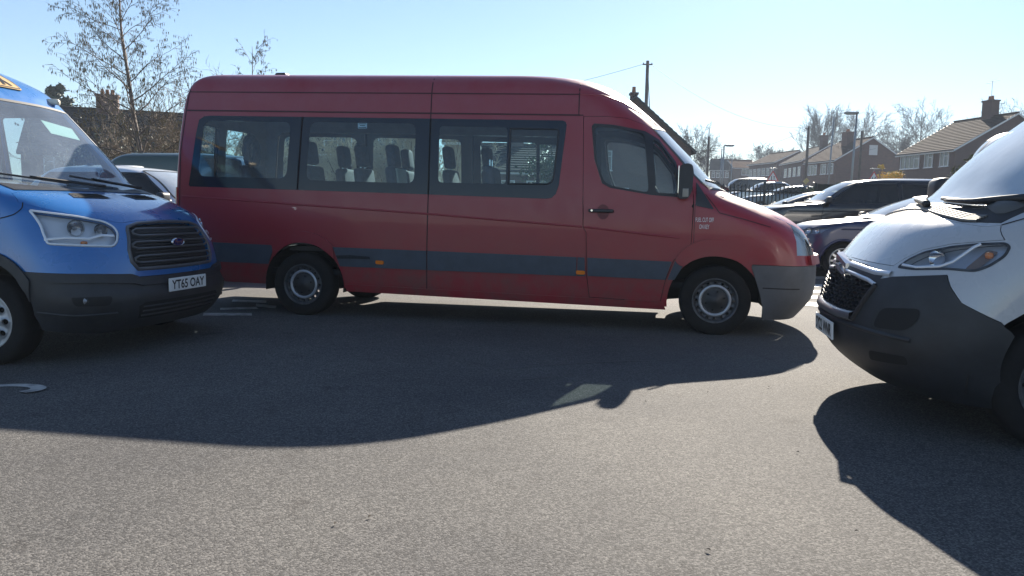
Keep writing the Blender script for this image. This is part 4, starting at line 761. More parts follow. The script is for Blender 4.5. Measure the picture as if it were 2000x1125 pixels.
# ------------------------------------------------------------------ blue minibus (front at the left of the picture)
def build_blue():
    BP = mat('blue_metallic_paint', (.012, .14, .42), .3, metal=.15, coat=1., rvar=.05); b = Body(**BLUE); f = b.xyz; ztop = 2.575
    o = empty('minibus', (-6.64, 5.90, 0), 0, 'blue minibus with black bumper and oval grille emblem, nose at the left edge', 'minibus')
    HLT = [(.784, 1.120), (.51, 1.080), (.364, 1.042), (.322, .997), (.32, .946), (.351, .872), (.387, .835), (.60, .847), (.80, .859), (.795, .94), (.776, 1.004)]
    hl = b.T(rnd(HLT, .025)); GH = [(0, 1.028), (.165, 1.018), (.245, .99), (.262, .96), (.298, .81), (.296, .72), (.262, .66), (0, .655)]; gr = half(b, GH)
    BH = [(0, .597), (.07, .597), (.256, .600), (.304, .626), (.535, .643), (.894, .657), (1.134, .664), (1.09, .60), (1.055, .49), (1.029, .34), (.95, .221), (.517, .175), (0, .175)]; bp = half(b, BH)
    BN = [(0, 1.268), (.3, 1.264), (.53, 1.258), (.70, 1.236), (.775, 1.171), (.64, 1.122), (.461, 1.068), (.365, 1.048), (.30, 1.025), (.25, 1.022), (.165, 1.036), (0, 1.045)]; bn = half(b, BN)
    WS = [(-.86, 1.315), (-.4, 1.286), (0, 1.28), (.4, 1.286), (.86, 1.315), (.83, 1.6), (.715, 2.03), (.3, 2.045), (-.3, 2.045), (-.715, 2.03), (-.83, 1.6)]
    FA = circ(1.65, .285, .47, .46, 30); RA = circ(-2.1, .285, .46, .45, 30); DW = rnd([(.95, 1.30), (1.28, 1.30), (1.12, 1.62), (.72, 2.02), (.05, 2.02), (.05, 1.30)], .06)
    holes = [hl, mirx(hl), gr, bp, bn, b.F(WS)]
    SW = [rnd([(x, 1.32), (x + 1.0, 1.32), (x + 1.0, 2.0), (x, 2.0)], .08) for x in (-3.1, -2.05, -1.0)]
    for sg in (-1, 1): holes += [b.S(FA, sg), b.S(RA, sg), b.S(DW, sg)] + [b.S(q, sg) for q in SW]
    panel('body_shell', f, b.rect(.30, ztop), BP, o, holes, .075, 0, .04, LINER); roofcap('roof', b, ztop, .03, BP, o, LINER)
    panel('bonnet', f, inset(bn, .004), BP, o, step=.05, thick=.02, im=DARK); bu = panel('bumper', f, inset(bp, .003), BLACK, o, step=.05, off=.006, thick=.03)
    strip('bumper_crease', f, TL(b, [(1.0, .36), (.73, .336), (.44, .336)], -1), .02, BLACK, bu, .006, .016); strip('bumper_crease', f, TL(b, [(1.0, .36), (.73, .336), (.44, .336)], 1), .02, BLACK, bu, .006, .016)
    panel('bumper_ledge', f, half(b, [(0, .575), (.25, .575), (.30, .60), (.53, .618), (.89, .628), (.89, .585), (.53, .572), (.31, .55), (.25, .525), (0, .525)]), BLACK, bu, step=.05, off=.026, thick=.03)
    for sg in (-1, 1):
        panel('fog_lamp_pocket', f, b.T(rnd([(.50, .40), (.74, .41), (.76, .475), (.47, .47)], .03), sg), DARK, bu, step=.03, off=.009)
        p = Vector(f(sg * .66 * b.KF, b.H(.445))); MB().lathe([(.026, .012), (.022, .022), (0, .026)], c=p - Vector((0, 0, 0)), n=16, axis='x').build('fog_lamp', LENS, bu, True)
        MB().lathe([(.024, .0), (.010, .010), (0, .014)], c=p, n=16, axis='x').build('fog_reflector', mat('fog_bowl', (.3, .31, .33), .3, metal=.5), bu, True)
    panel('windscreen', f, inset(b.F(WS), .003), SCREENB, o, step=.08); strip('windscreen_seal', f, FL(b, WS + WS[:1]), .03, BLACK, o, .004)
    panel('scuttle', f, half(b, [(0, 1.282), (.3, 1.286), (.6, 1.308), (.6, 1.262), (.3, 1.266), (0, 1.270)]), BLACK, o, step=.05, off=.005)
    g = panel('grille', f, inset(gr, .003), mat('grille_black', (.012, .012, .013), .5), o, step=.05, off=-.03, thick=.02)
    GB = mat('grille_bar_grey', (.085, .09, .10), .35, coat=.3)
    strip('grille_surround', f, [*gr, gr[0]], .03, GB, g, 0, .012)
    for zc, hw in ((.945, .235), (.845, .268), (.735, .272)):
        loop = [(-hw + .03, zc + .026), (0, zc + .026), (hw - .03, zc + .026), (hw, zc + .01), (hw, zc - .012), (hw - .03, zc - .026), (0, zc - .026), (-hw + .03, zc - .026), (-hw, zc - .012), (-hw, zc + .01), (-hw + .03, zc + .026)]
        strip('grille_bar', f, TL(b, loop), .018, GB, g, 0, .014); strip('grille_slat', f, TL(b, [(-hw + .03, zc), (hw - .03, zc)]), .010, BLACK, g, -.01, .004)
    for z in (.89, .79, .69): strip('grille_slat', f, TL(b, [(-.26, z), (.26, z)]), .010, BLACK, g, -.01, .004)
    for t in np.linspace(-.2, .2, 7): strip('grille_rib', f, TL(b, [(t, .67), (t * .95, 1.01)]), .006, BLACK, g, -.012)
    ex = b.nose(.855) + .012
    e = MB().lathe([(1, 0), (1, .014), (.86, .02), (.84, .014)], n=32, axis='x'); e.v = [(x + ex, y * .085, z * .034 + .858) for x, y, z in e.v]; em = e.build('emblem', CHROME, g, True)
    e = MB().lathe([(.85, .012), (0, .018)], n=32, axis='x'); e.v = [(x + ex, y * .085, z * .034 + .858) for x, y, z in e.v]; e.build('emblem_field', mat('emblem_blue', (.006, .02, .12), .5, spec=.2), em, True)
    text('emblem_script', 'Ford', .036, (ex + .019, -.05, .842), (0, 1, 0), (0, .12, 1), CHROME, em, width=.1, bold=.01)
    for sg, q in ((1, hl), (-1, mirx(hl))):
        h_ = panel('headlight', f, inset(q, .001), LENS, o, step=.05, off=.002)
        panel('reflector', f, inset(q, .004), REFL, h_, step=.04, off=-.05); strip('lamp_rim', f, [*inset(q, .012), inset(q, .012)[0]], .018, REFL, h_, -.008, .006)
        for t, z, r in ((.56, .985, .062), (.42, .965, .05)):
            p = Vector(f(sg * t * b.KF, b.H(z))); n_ = Vector((1, sg * .55, .1)).normalized(); q_ = MB().lathe([(r, 0), (r * 1.02, -.004), (r * .75, -.03), (r * .35, -.045), (0, -.047)], n=24, axis='z'); ro = n_.to_track_quat('Z', 'Y').to_matrix()
            q_.v = [tuple(ro @ Vector(v) + p - n_ * .012) for v in q_.v]; q_.build('lamp_bowl', CHROME, h_, True)
            bb = MB().lathe([(.014, -.04), (.014, -.015), (0, -.01)], n=12, axis='z'); bb.v = [tuple(ro @ Vector(v) + p - n_ * .012) for v in bb.v]; bb.build('bulb_shield', mat('bulb_grey', (.25, .26, .28), .3), h_, True)
        strip('lamp_bar', f, TL(b, [(.80, .90), (.66, .915), (.52, .905), (.44, .93), (.36, .925)], sg), .022, REFL, h_, -.02, .004)
        p = f(sg * .55 * b.KF, b.H(.872)); MB().rbox(Vector(p) - Vector((.035, sg * .02, 0)), (.03, .05, .03), .012).build('indicator_bulb', AMBER, h_, True)
        # sides: doors, windows, arches, wheels, mirror
        for q2 in SW: w_ = panel('window', f, inset(b.S(q2, sg), .002), PRIVK, o, step=.15)
        w_ = panel('door_window', f, inset(b.S(DW, sg), .002), CABG, o, step=.12); strip('window_seal', f, [*b.S(DW, sg), b.S(DW, sg)[0]], .035, BLACK, w_, .004)
        strip('door_seam', f, SL(b, [(1.30, 1.28), (1.32, .95), (1.18, .72), (1.05, .35)], sg), .010, GAP, o); strip('door_seam', f, SL(b, [(-.03, 2.1), (-.03, .35)], sg), .010, GAP, o)
        strip('bonnet_seam', f, TL(b, [(.74, 1.17), (.80, 1.13), (.90, 1.08), (1.05, 1.03)], sg), .008, GAP, o)
        panel('wing_vent', f, b.S(rnd([(1.62, 1.05), (1.76, 1.02), (1.66, 1.12)], .01), sg), BLACK, o, step=.05, off=.004)
        ar = [(1.65 + .53 * math.cos(a), .285 + .53 * math.sin(a)) for a in np.linspace(.62, PI - .3, 24)] + [(1.65 + .455 * math.cos(a), .285 + .455 * math.sin(a)) for a in np.linspace(PI - .1, .35, 24)]
        panel('wheel_arch', f, b.S(ar, sg), BLACK, o, step=.06, off=.02, thick=.03)
        panel('side_moulding', f, b.S([(-1.6, .46), (1.12, .46), (1.12, .66), (-1.6, .66)], sg), BLACK, o, step=.12, off=.012, thick=.012)
        liner(o, 1.65, .285, .46, sg * .55, sg * 1.0); liner(o, -2.1, .285, .46, sg * .55, sg * 1.0)
        for x in (1.65, -2.1): wheel(o, (x, sg * .895, .27), sg, .345, .215, 'trim', rr=.213)
        mh = MB().rbox((1.02, sg * 1.14, 1.27), (.14, .24, .30), .06, 3).build('door_mirror', BLACK, o, True); MB().rbox((1.0, sg * 1.0, 1.18), (.08, .14, .08), .03).build('mirror_arm', BLACK, mh, True); MB().box((.948, sg * 1.14, 1.28), (.004, .18, .24)).build('mirror_glass', CHROME, mh)
        p = Vector(f(sg * .43 * b.KF, b.H(2.105))); MB().rbox(p + Vector((.01, 0, .012)), (.12, .07, .06), .028, 3, Matrix.Rotation(sg * R(25), 3, 'Z')).build('roof_lamp', mat('cream_lens', (.80, .74, .60), .3, coat=.4), o, True)
        vp = half(b, [(0, 0)]) if 0 else None
        vq = FL(b, [(sg * .12, 1.247), (sg * .47, 1.240)]) + FL(b, [(sg * .52, 1.213), (sg * .16, 1.210)])
        v_ = panel('bonnet_vent', f, vq, BLACK, o, step=.04, off=.004)
        for k in range(4): z = 1.217 + k * .008; strip('vent_slat', f, FL(b, [(sg * .17, z), (sg * .47, z)]), .006, DARK, v_, .006, .010)
    panel('lower_intake', f, half(b, [(0, .40), (.26, .40), (.30, .37), (.28, .27), (0, .265)]), DARK, bu, step=.05, off=.009)
    for z in (.295, .33, .365): strip('intake_slat', f, TL(b, [(-.27, z), (.27, z)]), .012, BLACK, bu, .01, .02)
    plate(o, b.nose(.51) + .028, .02, .51, 'YT65 OAY')
    for y0, y1, z1 in ((.15, -.50, 1.36), (.70, .18, 1.37)):
        P = [Vector(f(*p)) for p in FL(b, [(y0, 1.30), (y0 * .6 + y1 * .4, 1.325), (y1, z1)])]; w_ = MB().tube([p + Vector((.04, 0, .02)) for p in P], [.016, .012, .007], 6).build('wiper', BLACK, o, True)
        MB().tube([p + Vector((.025, 0, .012)) for p in [Vector(f(*q)) for q in FL(b, [(y1 + .32, z1 - .035), (y1 - .22, z1 + .02)])]], .009, 5).build('wiper_blade', BLACK, w_)
    sg_ = panel('school_sign', f, b.F(rnd([(-.25, 2.165), (.23, 2.165), (.23, 2.36), (-.25, 2.36)], .02)), mat('sign_orange', (.58, .38, .16), .4), o, step=.06, off=.012, thick=.008)
    strip('sign_border', f, FL(b, [(-.235, 2.175), (.215, 2.175), (.215, 2.35), (-.235, 2.35), (-.235, 2.175)]), .012, PLATEK, sg_, .014)
    for y, k in ((-.07, 1.), (.09, .85)):
        z0 = 2.19; hh = .12 * k
        panel('child_symbol', f, b.F(circ(y + .01, z0 + hh * 1.02, .026, .014, 10)), PLATEK, sg_, step=.02, off=.0145)
        panel('child_symbol', f, b.F([(y - .03, z0 + hh * .45), (y - .045, z0), (y - .015, z0), (y, z0 + hh * .35), (y + .03, z0), (y + .06, z0), (y + .03, z0 + hh * .5), (y + .05, z0 + hh * .85), (y - .02, z0 + hh * .88)]), PLATEK, sg_, step=.03, off=.0145)
    p = Vector(f(*b.F([(.2, 2.47)])[0])); MB().tube([p, p + Vector((-.10, 0, .10)), p + Vector((-.45, 0, .22))], [.02, .008, .004], 6).build('aerial', BLACK, o)
    MB().box((-.6, 0, .36), (5.2, 1.7, .1)).box((.9, 0, .33), (2.4, .9, .18)).build('chassis', DARK, o)
    MB().rbox((1.42, 0, 1.16), (.55, 1.62, .24), .08, 3).rbox((1.2, -.42, 1.28), (.2, .42, .14), .05).build('dashboard', mat('dash_grey', (.10, .105, .11), .7), o, True); steering(o, 1.0, -.42, 1.25, 35)
    for y in (-.45, .1, .5): seat(o, .35, y, .82, False, -.02)
    for x in (-.7, -1.5):
        for y in (-.55, .1, .55): seat(o, x, y, .82)
    MB().rbox((.78, .12, 1.98), (.06, .24, .08), .02).build('rear_view_mirror', BLACK, o, True)
    # paper permits behind the glass
    P = [Vector(f(*q)) - Vector((.02, 0, .01)) for q in b.F([(.22, 1.86), (.46, 1.86), (.46, 1.94), (.22, 1.94)])]; pm = [Vector(f(*q)) - Vector((.02, 0, .01)) for q in [b.F([(y, z)])[0] for y, z in ((.22, 1.80), (.58, 1.77), (.60, 1.88), (.22, 1.92))]]
    mesh('windscreen_permit', pm + [v - Vector((.003, 0, .002)) for v in pm], [(0, 1, 2, 3), (7, 6, 5, 4), (0, 4, 5, 1), (2, 6, 7, 3), (1, 5, 6, 2), (0, 3, 7, 4)], mat('pale_green_paper', (.50, .72, .55), .7), o)
    return o
# ------------------------------------------------------------------ white van (front at the right of the picture)
def build_white():
    WP = mat('white_van_paint', (.45, .465, .49), .28, coat=.8, rvar=.05); b = Body(**WHITE); f = b.xyz; ztop = 2.455
    o = empty('panel_van', (3.95, 5.28, 0), PI, 'white van with black bumper and double chevron badge, nose at the right edge', 'van')
    HLT = [(.40, .905), (.425, .96), (.475, 1.004), (.584, 1.040), (.70, 1.062), (.795, 1.070), (.826, 1.052), (.832, 1.002), (.80, .945), (.762, .915), (.64, .918), (.50, .902)]; hl = b.T(rnd(HLT, .02))
    BH = [(0, .80), (.33, .825), (.345, .834), (.415, .857), (.664, .893), (.71, .833), (.786, .754), (.935, .671), (.985, .70), (.95, .62), (.911, .502), (.842, .358), (.743, .262), (.481, .235), (0, .215)]
    BH = [(0, .80), (.33, .825), (.345, .834), (.415, .857), (.664, .893), (.71, .833), (.786, .754), (.96, .668), (1.02, .60), (1.0, .45), (.98, .30), (.93, .20), (.743, .20), (.481, .205), (0, .205)]; bp = half(b, BH)
    GH = [(0, .845), (.2, .838), (.335, .79), (.345, .77), (.275, .612), (.24, .60), (0, .605)]; gr = half(b, GH)
    BN = [(0, 1.224), (.1, 1.220), (.3, 1.191), (.5, 1.163), (.64, 1.148), (.70, 1.157), (.785, 1.082), (.70, 1.070), (.574, 1.050), (.46, 1.012), (.40, .955), (.375, .912), (.2, .918), (0, .925)]; bn = half(b, BN)
    WS = [(-.86, 1.34), (-.79, 1.272), (-.6, 1.246), (-.26, 1.268), (0, 1.272), (.26, 1.268), (.6, 1.246), (.79, 1.272), (.86, 1.34), (.82, 1.6), (.70, 2.10), (.3, 2.13), (-.3, 2.13), (-.70, 2.10), (-.82, 1.6)]
    FA = circ(1.90, .33, .47, .45, 30); RA = circ(-1.55, .33, .46, .44, 30); DW = rnd([(1.0, 1.30), (1.62, 1.30), (1.50, 1.62), (1.12, 2.05), (.55, 2.05), (.55, 1.30)], .06)
    holes = [hl, mirx(hl), gr, bp, bn, b.F(WS)]
    for sg in (-1, 1): holes += [b.S(FA, sg), b.S(RA, sg), b.S(DW, sg)]
    panel('body_shell', f, b.rect(.30, ztop), WP, o, holes, .075, 0, .04, LINER); roofcap('roof', b, ztop, .03, WP, o, LINER)
    bo = panel('bonnet', f, inset(bn, .004), WP, o, step=.045, thick=.02, im=DARK); bu = panel('bumper', f, inset(bp, .003), BLACK, o, [inset(gr, -.01)], .05, .004, .03)
    panel('windscreen', f, inset(b.F(WS), .003), SCREEN, o, step=.08); strip('windscreen_seal', f, FL(b, WS + WS[:1]), .03, BLACK, o, .004)
    SU = [(0, 1.268), (.13, 1.264), (.387, 1.240), (.57, 1.262), (.66, 1.25)]; SD = [(.68, 1.168), (.5, 1.168), (.3, 1.196), (.1, 1.225), (0, 1.229)]
    sc_ = panel('scuttle', f, half(b, SU + SD), mat('scuttle_grey', (.030, .030, .031), .6), o, step=.04, off=.002, thick=.02)
    for k in range(5):
        ln = [(t, float(np.interp(t, [0, .1, .3, .5, .68], [1.229, 1.225, 1.196, 1.168, 1.168])) + .006 + k * .006) for t in np.linspace(0, .56, 15)]
        q = TL(b, ln); strip('scuttle_slat', f, [(-u, h) for u, h in q[:0:-1]] + q, .012, mat('scuttle_sunlit', (.20, .19, .18), .6), sc_, .004, .012)  # slats paler than the scuttle, their sunlit edges put into the colour
    g = panel('grille', f, inset(gr, .003), mat('grille_black', (.012, .012, .013), .5), o, step=.05, off=-.035, thick=.02)
    for i, z in enumerate(np.arange(.62, .83, .024)):
        hw = float(np.interp(z, [.6, .77, .80, .84], [.26, .335, .31, .16])); n = 9
        for k in range(-n, n + 1):
            t = (k + (.5 if i % 2 else 0)) * .036
            if abs(t) > hw - .02: continue
            p = f(b.tu(abs(t)) * (1 if t >= 0 else -1), b.H(z)); MB().box((p[0] - .012, p[1], p[2]), (.03, .042, .007), Matrix.Rotation(R(18 if k % 2 else -18), 3, 'X')).build('grille_cell', BLACK, g)
    CS = mat('satin_chrome', (.70, .72, .76), .25, metal=.35)
    panel('badge_recess', f, half(b, [(0, .915), (.2, .902), (.36, .862), (.35, .80), (.2, .825), (0, .835)]), BLACK, o, step=.04, off=.003)
    for sg in (-1, 1):
        strip('chrome_bar', f, TL(b, [(.06, .892), (.16, .884), (.30, .868), (.40, .870)], sg), .036, CS, o, .0, .012); strip('chrome_bar', f, TL(b, [(.07, .845), (.16, .838), (.28, .820), (.345, .798)], sg), .026, CS, o, 0, .014)
        strip('bumper_edge', f, TL(b, [(.35, .80), (.29, .66), (.26, .585), (.15, .578), (0, .578)], sg), .03, BLACK, bu, .004, .02)
        panel('bumper_pocket', f, b.T(rnd([(.40, .565), (.43, .682), (.63, .705), (.63, .63), (.58, .575)], .04), sg), DARK, bu, step=.04, off=.007)
        panel('lower_pocket', f, b.T(rnd([(.36, .37), (.60, .39), (.60, .44), (.38, .43)], .02), sg), DARK, bu, step=.04, off=.007)
        q = hl if sg > 0 else mirx(hl); h_ = panel('headlight', f, inset(q, .001), LENS, o, step=.05, off=.002)
        panel('reflector', f, inset(q, .003), mat('lamp_grey', (.40, .44, .52), .3, metal=.35), h_, step=.04, off=-.045); strip('lamp_rim', f, [*inset(q, .006), inset(q, .006)[0]], .014, BLACK, h_, .002)
        strip('lamp_bar', f, TL(b, [(.42, .925), (.50, .918), (.60, .932), (.64, .96), (.68, 1.04), (.70, 1.058)], sg), .018, CS, h_, -.02, .006)
        p = Vector(f(b.tu(.765) * sg, b.H(1.0))); MB().rbox(p - Vector((.01, sg * .02, 0)), (.04, .03, .035), .014).build('indicator_bulb', AMBER, h_, True)
        for t, z, r in ((.545, .975, .05),):
            p = Vector(f(sg * t * b.KF, b.H(z))); n_ = Vector((1, sg * .5, .1)).normalized(); ro = n_.to_track_quat('Z', 'Y').to_matrix(); q_ = MB().lathe([(r, 0), (r * .75, -.03), (r * .3, -.045), (0, -.045)], n=24, axis='z'); q_.v = [tuple(ro @ Vector(v) + p - n_ * .012) for v in q_.v]; q_.build('lamp_bowl', CHROME, h_, True)
        panel('indicator', f, b.T(rnd([(.70, .935), (.755, .935), (.79, 1.03), (.735, 1.04)], .015), sg), mat('brown_reflector', (.20, .13, .10), .2, metal=.5), h_, step=.03, off=-.03)
        w_ = panel('door_window', f, inset(b.S(DW, sg), .002), CABG, o, step=.12); strip('window_seal', f, [*b.S(DW, sg), b.S(DW, sg)[0]], .035, BLACK, w_, .004)
        strip('wing_seam', f, TL(b, [(.70, 1.157), (.74, 1.20), (.80, 1.27), (.86, 1.35)], sg), .008, GAP, o); strip('door_seam', f, SL(b, [(1.70, 1.25), (1.66, .9), (1.42, .72), (1.36, .35)], sg), .010, GAP, o); strip('door_seam', f, SL(b, [(.45, 2.1), (.45, .35)], sg), .010, GAP, o)
        ar = [(1.90 + .53 * math.cos(a), .33 + .51 * math.sin(a)) for a in np.linspace(.75, PI - .3, 24)] + [(1.90 + .455 * math.cos(a), .33 + .44 * math.sin(a)) for a in np.linspace(PI - .1, .35, 24)]
        liner(o, 1.90, .33, .46, sg * .55, sg * .99); liner(o, -1.55, .33, .46, sg * .55, sg * .99)
        panel('side_moulding', f, b.S([(-.9, .48), (1.35, .48), (1.35, .68), (-.9, .68)], sg), BLACK, o, step=.12, off=.012, thick=.012)
        for x in (1.90, -1.55): wheel(o, (x, sg * .885, .34), sg, .345, .225, 'steel')
        mh = MB().rbox((1.86, sg * 1.15, 1.365), (.15, .24, .25), .07, 3).build('door_mirror', BLACK, o, True); MB().rbox((1.82, sg * 1.02, 1.30), (.1, .16, .08), .03).build('mirror_arm', BLACK, mh, True); MB().box((1.783, sg * 1.15, 1.37), (.004, .17, .18)).build('mirror_glass', CHROME, mh)
    # double chevron
    for z in (.93, .865):
        q = MB(); x = b.nose(.88) + .010
        for sg in (-1, 1): q.add([(x - .02, sg * .15, z - .075), (x, 0, z - .02), (x, 0, z + .03), (x - .02, sg * .15, z - .035), (x + .012, sg * .14, z - .07), (x + .04, 0, z - .012), (x + .04, 0, z + .02), (x + .012, sg * .14, z - .04)], [(4, 5, 6, 7), (0, 1, 5, 4), (3, 7, 6, 2), (0, 4, 7, 3)])
        q.build('chevron_badge', mat('badge_chrome', (.82, .83, .86), .18, metal=.85), o)
    strip('grille_lip', f, TL(b, [(-.25, .598), (-.1, .59), (.1, .59), (.25, .598)]), .06, mat('lip_grey', (.16, .165, .18), .3, metal=.3), o, 0, .03); strip('bumper_fold', f, TL(b, [(-.62, .53), (-.3, .545), (.3, .545), (.62, .53)]), .03, BLACK, bu, .004, .016)
    plate(o, b.nose(.47) + .026, .02, .475, 'SY22 WNR', tilt=-.05)
    for yy in (((.18, 1.25), (-.1, 1.272), (-.46, 1.292)), ((.84, 1.285), (.6, 1.262), (.30, 1.272))):
        w_ = MB().tube([Vector(f(*p)) + Vector((.035, 0, .02)) for p in FL(b, yy)], [.024, .018, .010], 6).build('wiper', BLACK, o, True)
        y1, z1 = yy[2]; MB().tube([Vector(f(*p)) + Vector((.02, 0, .012)) for p in FL(b, [(y1 + .36, z1 - .008), (y1 + .1, z1 + .006), (y1 - .16, z1 + .02)])], .013, 5).build('wiper_blade', BLACK, w_, True)
    MB().box((-.6, 0, .42), (5.0, 1.7, .12)).box((1.75, 0, .36), (1.5, 1.1, .24)).box((2.38, 0, .32), (.4, 1.0, .16)).build('chassis', DARK, o)
    MB().rbox((1.95, 0, 1.16), (.55, 1.66, .26), .08, 3).rbox((1.72, -.42, 1.28), (.22, .42, .16), .06).build('dashboard', mat('dash_grey', (.10, .105, .11), .7), o, True); steering(o, 1.5, -.42, 1.28, 40)
    MB().rbox((2.08, .12, 1.31), (.22, .36, .02), .008).rbox((2.02, .45, 1.315), (.18, .26, .015), .006).build('papers', mat('white_paper', (.72, .74, .70), .7), o)
    for y in (-.45, .45): seat(o, .85, y, .84)
    MB().box((.15, 0, 1.35), (.04, 1.75, 1.7)).build('bulkhead', LINER, o)
    return o
build_blue(); build_white()
# ------------------------------------------------------------------ generic parked cars
def build_car(name, label, cat, loc, rz, L=4.4, Wd=1.8, Ht=1.45, hood=.92, cowl=1.25, scr=.85, belt=.95, kind='hatch', paint=None, wb=2.7, fo=.85, tyre=.32, rim='alloy', dark=False, group=None, detail=True, pil=0., mirrors=True):
    """car or van from its main dimensions: hood height, distance nose-to-screen (cowl), screen run, belt line"""
    h2 = L / 2; zh = hood
    nose = [(.17, h2 - .16), (.26, h2 - .05), (.42, h2), (.58, h2 - .01), (zh - .20, h2 - .05), (zh - .11, h2 - .13), (zh - .05, h2 - .30), (zh, h2 - .60), (zh + .07, h2 - cowl), (zh + .10, h2 - cowl - .06), (Ht - .10, h2 - cowl - scr), (Ht - .045, h2 - cowl - scr - .22), (Ht, h2 - cowl - scr - .8)]
    if kind == 'saloon': tail = [(.17, -h2 + .14), (.4, -h2), (.75, -h2 + .02), (belt + .03, -h2 + .10), (belt + .07, -h2 + .5), (Ht - .10, -h2 + 1.15), (Ht - .04, -h2 + 1.4), (Ht, -h2 + 1.75)]
    elif kind == 'van': tail = [(.17, -h2 + .06), (.4, -h2), (Ht - .2, -h2 + .08), (Ht, -h2 + .4)]
    else: tail = [(.17, -h2 + .12), (.4, -h2), (belt, -h2 + .05), (Ht - .12, -h2 + .42), (Ht - .05, -h2 + .58), (Ht, -h2 + .95)]
    k = Wd / 2; tw = .74 if kind != 'van' else .84
    b = Body(nose, tail, [(.15, .88 * k), (.32, .965 * k), (.6, k), (belt - .08, .985 * k), (belt + .02, .945 * k), (Ht - .11, tw * k), (Ht - .04, tw * k * .90), (Ht, tw * k * .66)], [(.17, .5), (.6, .6), (zh, .6), (zh + .12, .5), (Ht, .55)], [(.17, .35), (belt, .35), (Ht, .4)], 2.5, 2.5); f = b.xyz
    o = empty(name, loc, rz, label, cat, group)
    fx = h2 - fo; rx = fx - wb; ar = tyre + .06; A = [circ(x, tyre, ar, ar, 26) for x in (fx, rx)]
    x0 = h2 - cowl - .10; x1 = x0 - scr
    rend = {'saloon': -h2 + 1.0, 'van': -h2 + .3}.get(kind, -h2 + .62); rb = {'saloon': -h2 + .75, 'van': -h2 + .3}.get(kind, -h2 + .38)
    zt = Ht - .13; zb = belt + .035
    if kind == 'van': xb = x0 - scr - .75 - pil * .5; side = [rnd([(xb, zb), (x0 - .12 - pil * .5, zb), (x1 - .02 - pil * .5, zt - pil * .14), (xb, zt - pil * .14)], .05 + pil * .12)]
    if pil > .5: side = [rnd([(x1 - 1.1, zb), (x1 - .22, zb), (x1 - .40, zt - .10), (x1 - 1.1, zt - .10)], .12)]
    if kind != 'van':
        mid = (x1 + rend) / 2 + .1; side = [rnd([(mid + .03, zb), (x0 - .22, zb), (x1 - .06, zt), (mid + .03, zt)], .05), rnd([(rb + .1, zb + .02), (mid - .03, zb), (mid - .03, zt), (rend + .05, zt - .01)], .05)]
    pw = 1 - pil * .8; WS = rnd([(-.80 * k * pw, zh + .115), (.80 * k * pw, zh + .115), (tw * k * .86 * pw, Ht - .085 - pil * .3), (-tw * k * .86 * pw, Ht - .085 - pil * .3)], .05)
    HLq = b.T(rnd([(.34, zh - .26), (.78, zh - .24), (.90, zh - .12), (.60, zh - .13), (.36, zh - .17)], .02)); GR = rnd([(-.36, zh - .36), (.36, zh - .36), (.33, zh - .16), (-.33, zh - .16)], .04); LG = rnd([(-.55, .24), (.55, .24), (.5, .38), (-.5, .38)], .04)
    RWq = rnd([(.006, belt + .08), (.62 * k, belt + .08), (.52 * k, Ht - .14), (.006, Ht - .14)], .03); RWm = [(-y, z) for y, z in RWq]
    holes = [b.F(WS), HLq, mirx(HLq), b.F(GR), b.F(LG), b.Rr(RWq), b.Rr(RWm)]
    for sg in (-1, 1): holes += [b.S(q, sg) for q in side + A]
    ztop = Ht - .003; panel('body_shell', f, b.rect(.19, ztop), paint, o, holes, .09, 0, .03, LINER); roofcap('roof', b, ztop, .02, paint, o, LINER)
    panel('windscreen', f, inset(b.F(WS), .002), SCREEN, o, step=.1); strip('windscreen_seal', f, FL(b, WS + WS[:1]), .03, BLACK, o, .004); [panel('rear_window', f, inset(b.Rr(q_), .002), PRIVK, o, step=.15) for q_ in (RWq, RWm)]
    g = panel('grille', f, inset(b.F(GR), .002), BLACK, o, step=.08, off=-.01)
    if detail:
        for z in np.linspace(zh - .34, zh - .18, 5): strip('grille_bar', f, FL(b, [(-.33, z), (.33, z)]), .012, CHROME, g, -.006, .006)
    panel('lower_grille', f, inset(b.F(LG), .002), BLACK, o, step=.1, off=-.01)
    for sg in (-1, 1):
        q = HLq if sg > 0 else mirx(HLq); h_ = panel('headlight', f, inset(q, .001), LENS, o, step=.06); panel('reflector', f, inset(q, .003), mat('lamp_dark_chrome', (.22, .24, .28), .22, metal=.8), h_, step=.06, off=-.04)
        if detail:
            for t in (.52, .70):
                p = Vector(f(sg * t * b.KF, b.H(zh - .19))); n_ = Vector((1, sg * .7, .05)).normalized(); ro = n_.to_track_quat('Z', 'Y').to_matrix(); q_ = MB().lathe([(.05, 0), (.036, -.025), (0, -.034)], n=18, axis='z'); q_.v = [tuple(ro @ Vector(v) + p - n_ * .008) for v in q_.v]; q_.build('lamp_bowl', CHROME, h_, True)
        for s_ in side: w_ = panel('window', f, inset(b.S(s_, sg), .002), PRIVK if dark else CABG, o, step=.12); strip('window_trim', f, [*b.S(s_, sg), b.S(s_, sg)[0]], .03 if pil < .1 else .012, BLACK, w_, .003)
        if kind != 'van': strip('door_seam', f, SL(b, [(mid, zt + .04), (mid, .30)], sg), .010, GAP, o)
        strip('door_seam', f, SL(b, [(x0 - .16, zb), (x0 - .10, belt - .25), (fx - ar - .12, .30)], sg), .010, GAP, o); strip('body_crease', f, SL(b, [(h2 - .75, belt - .16), (-h2 + .5, belt - .12)], sg), .03, paint, o, 0, .010)
        strip('bonnet_seam', f, TL(b, [(.80, zh - .1), (.80, zh - .02), (.86, zh + .06)], sg), .008, GAP, o)
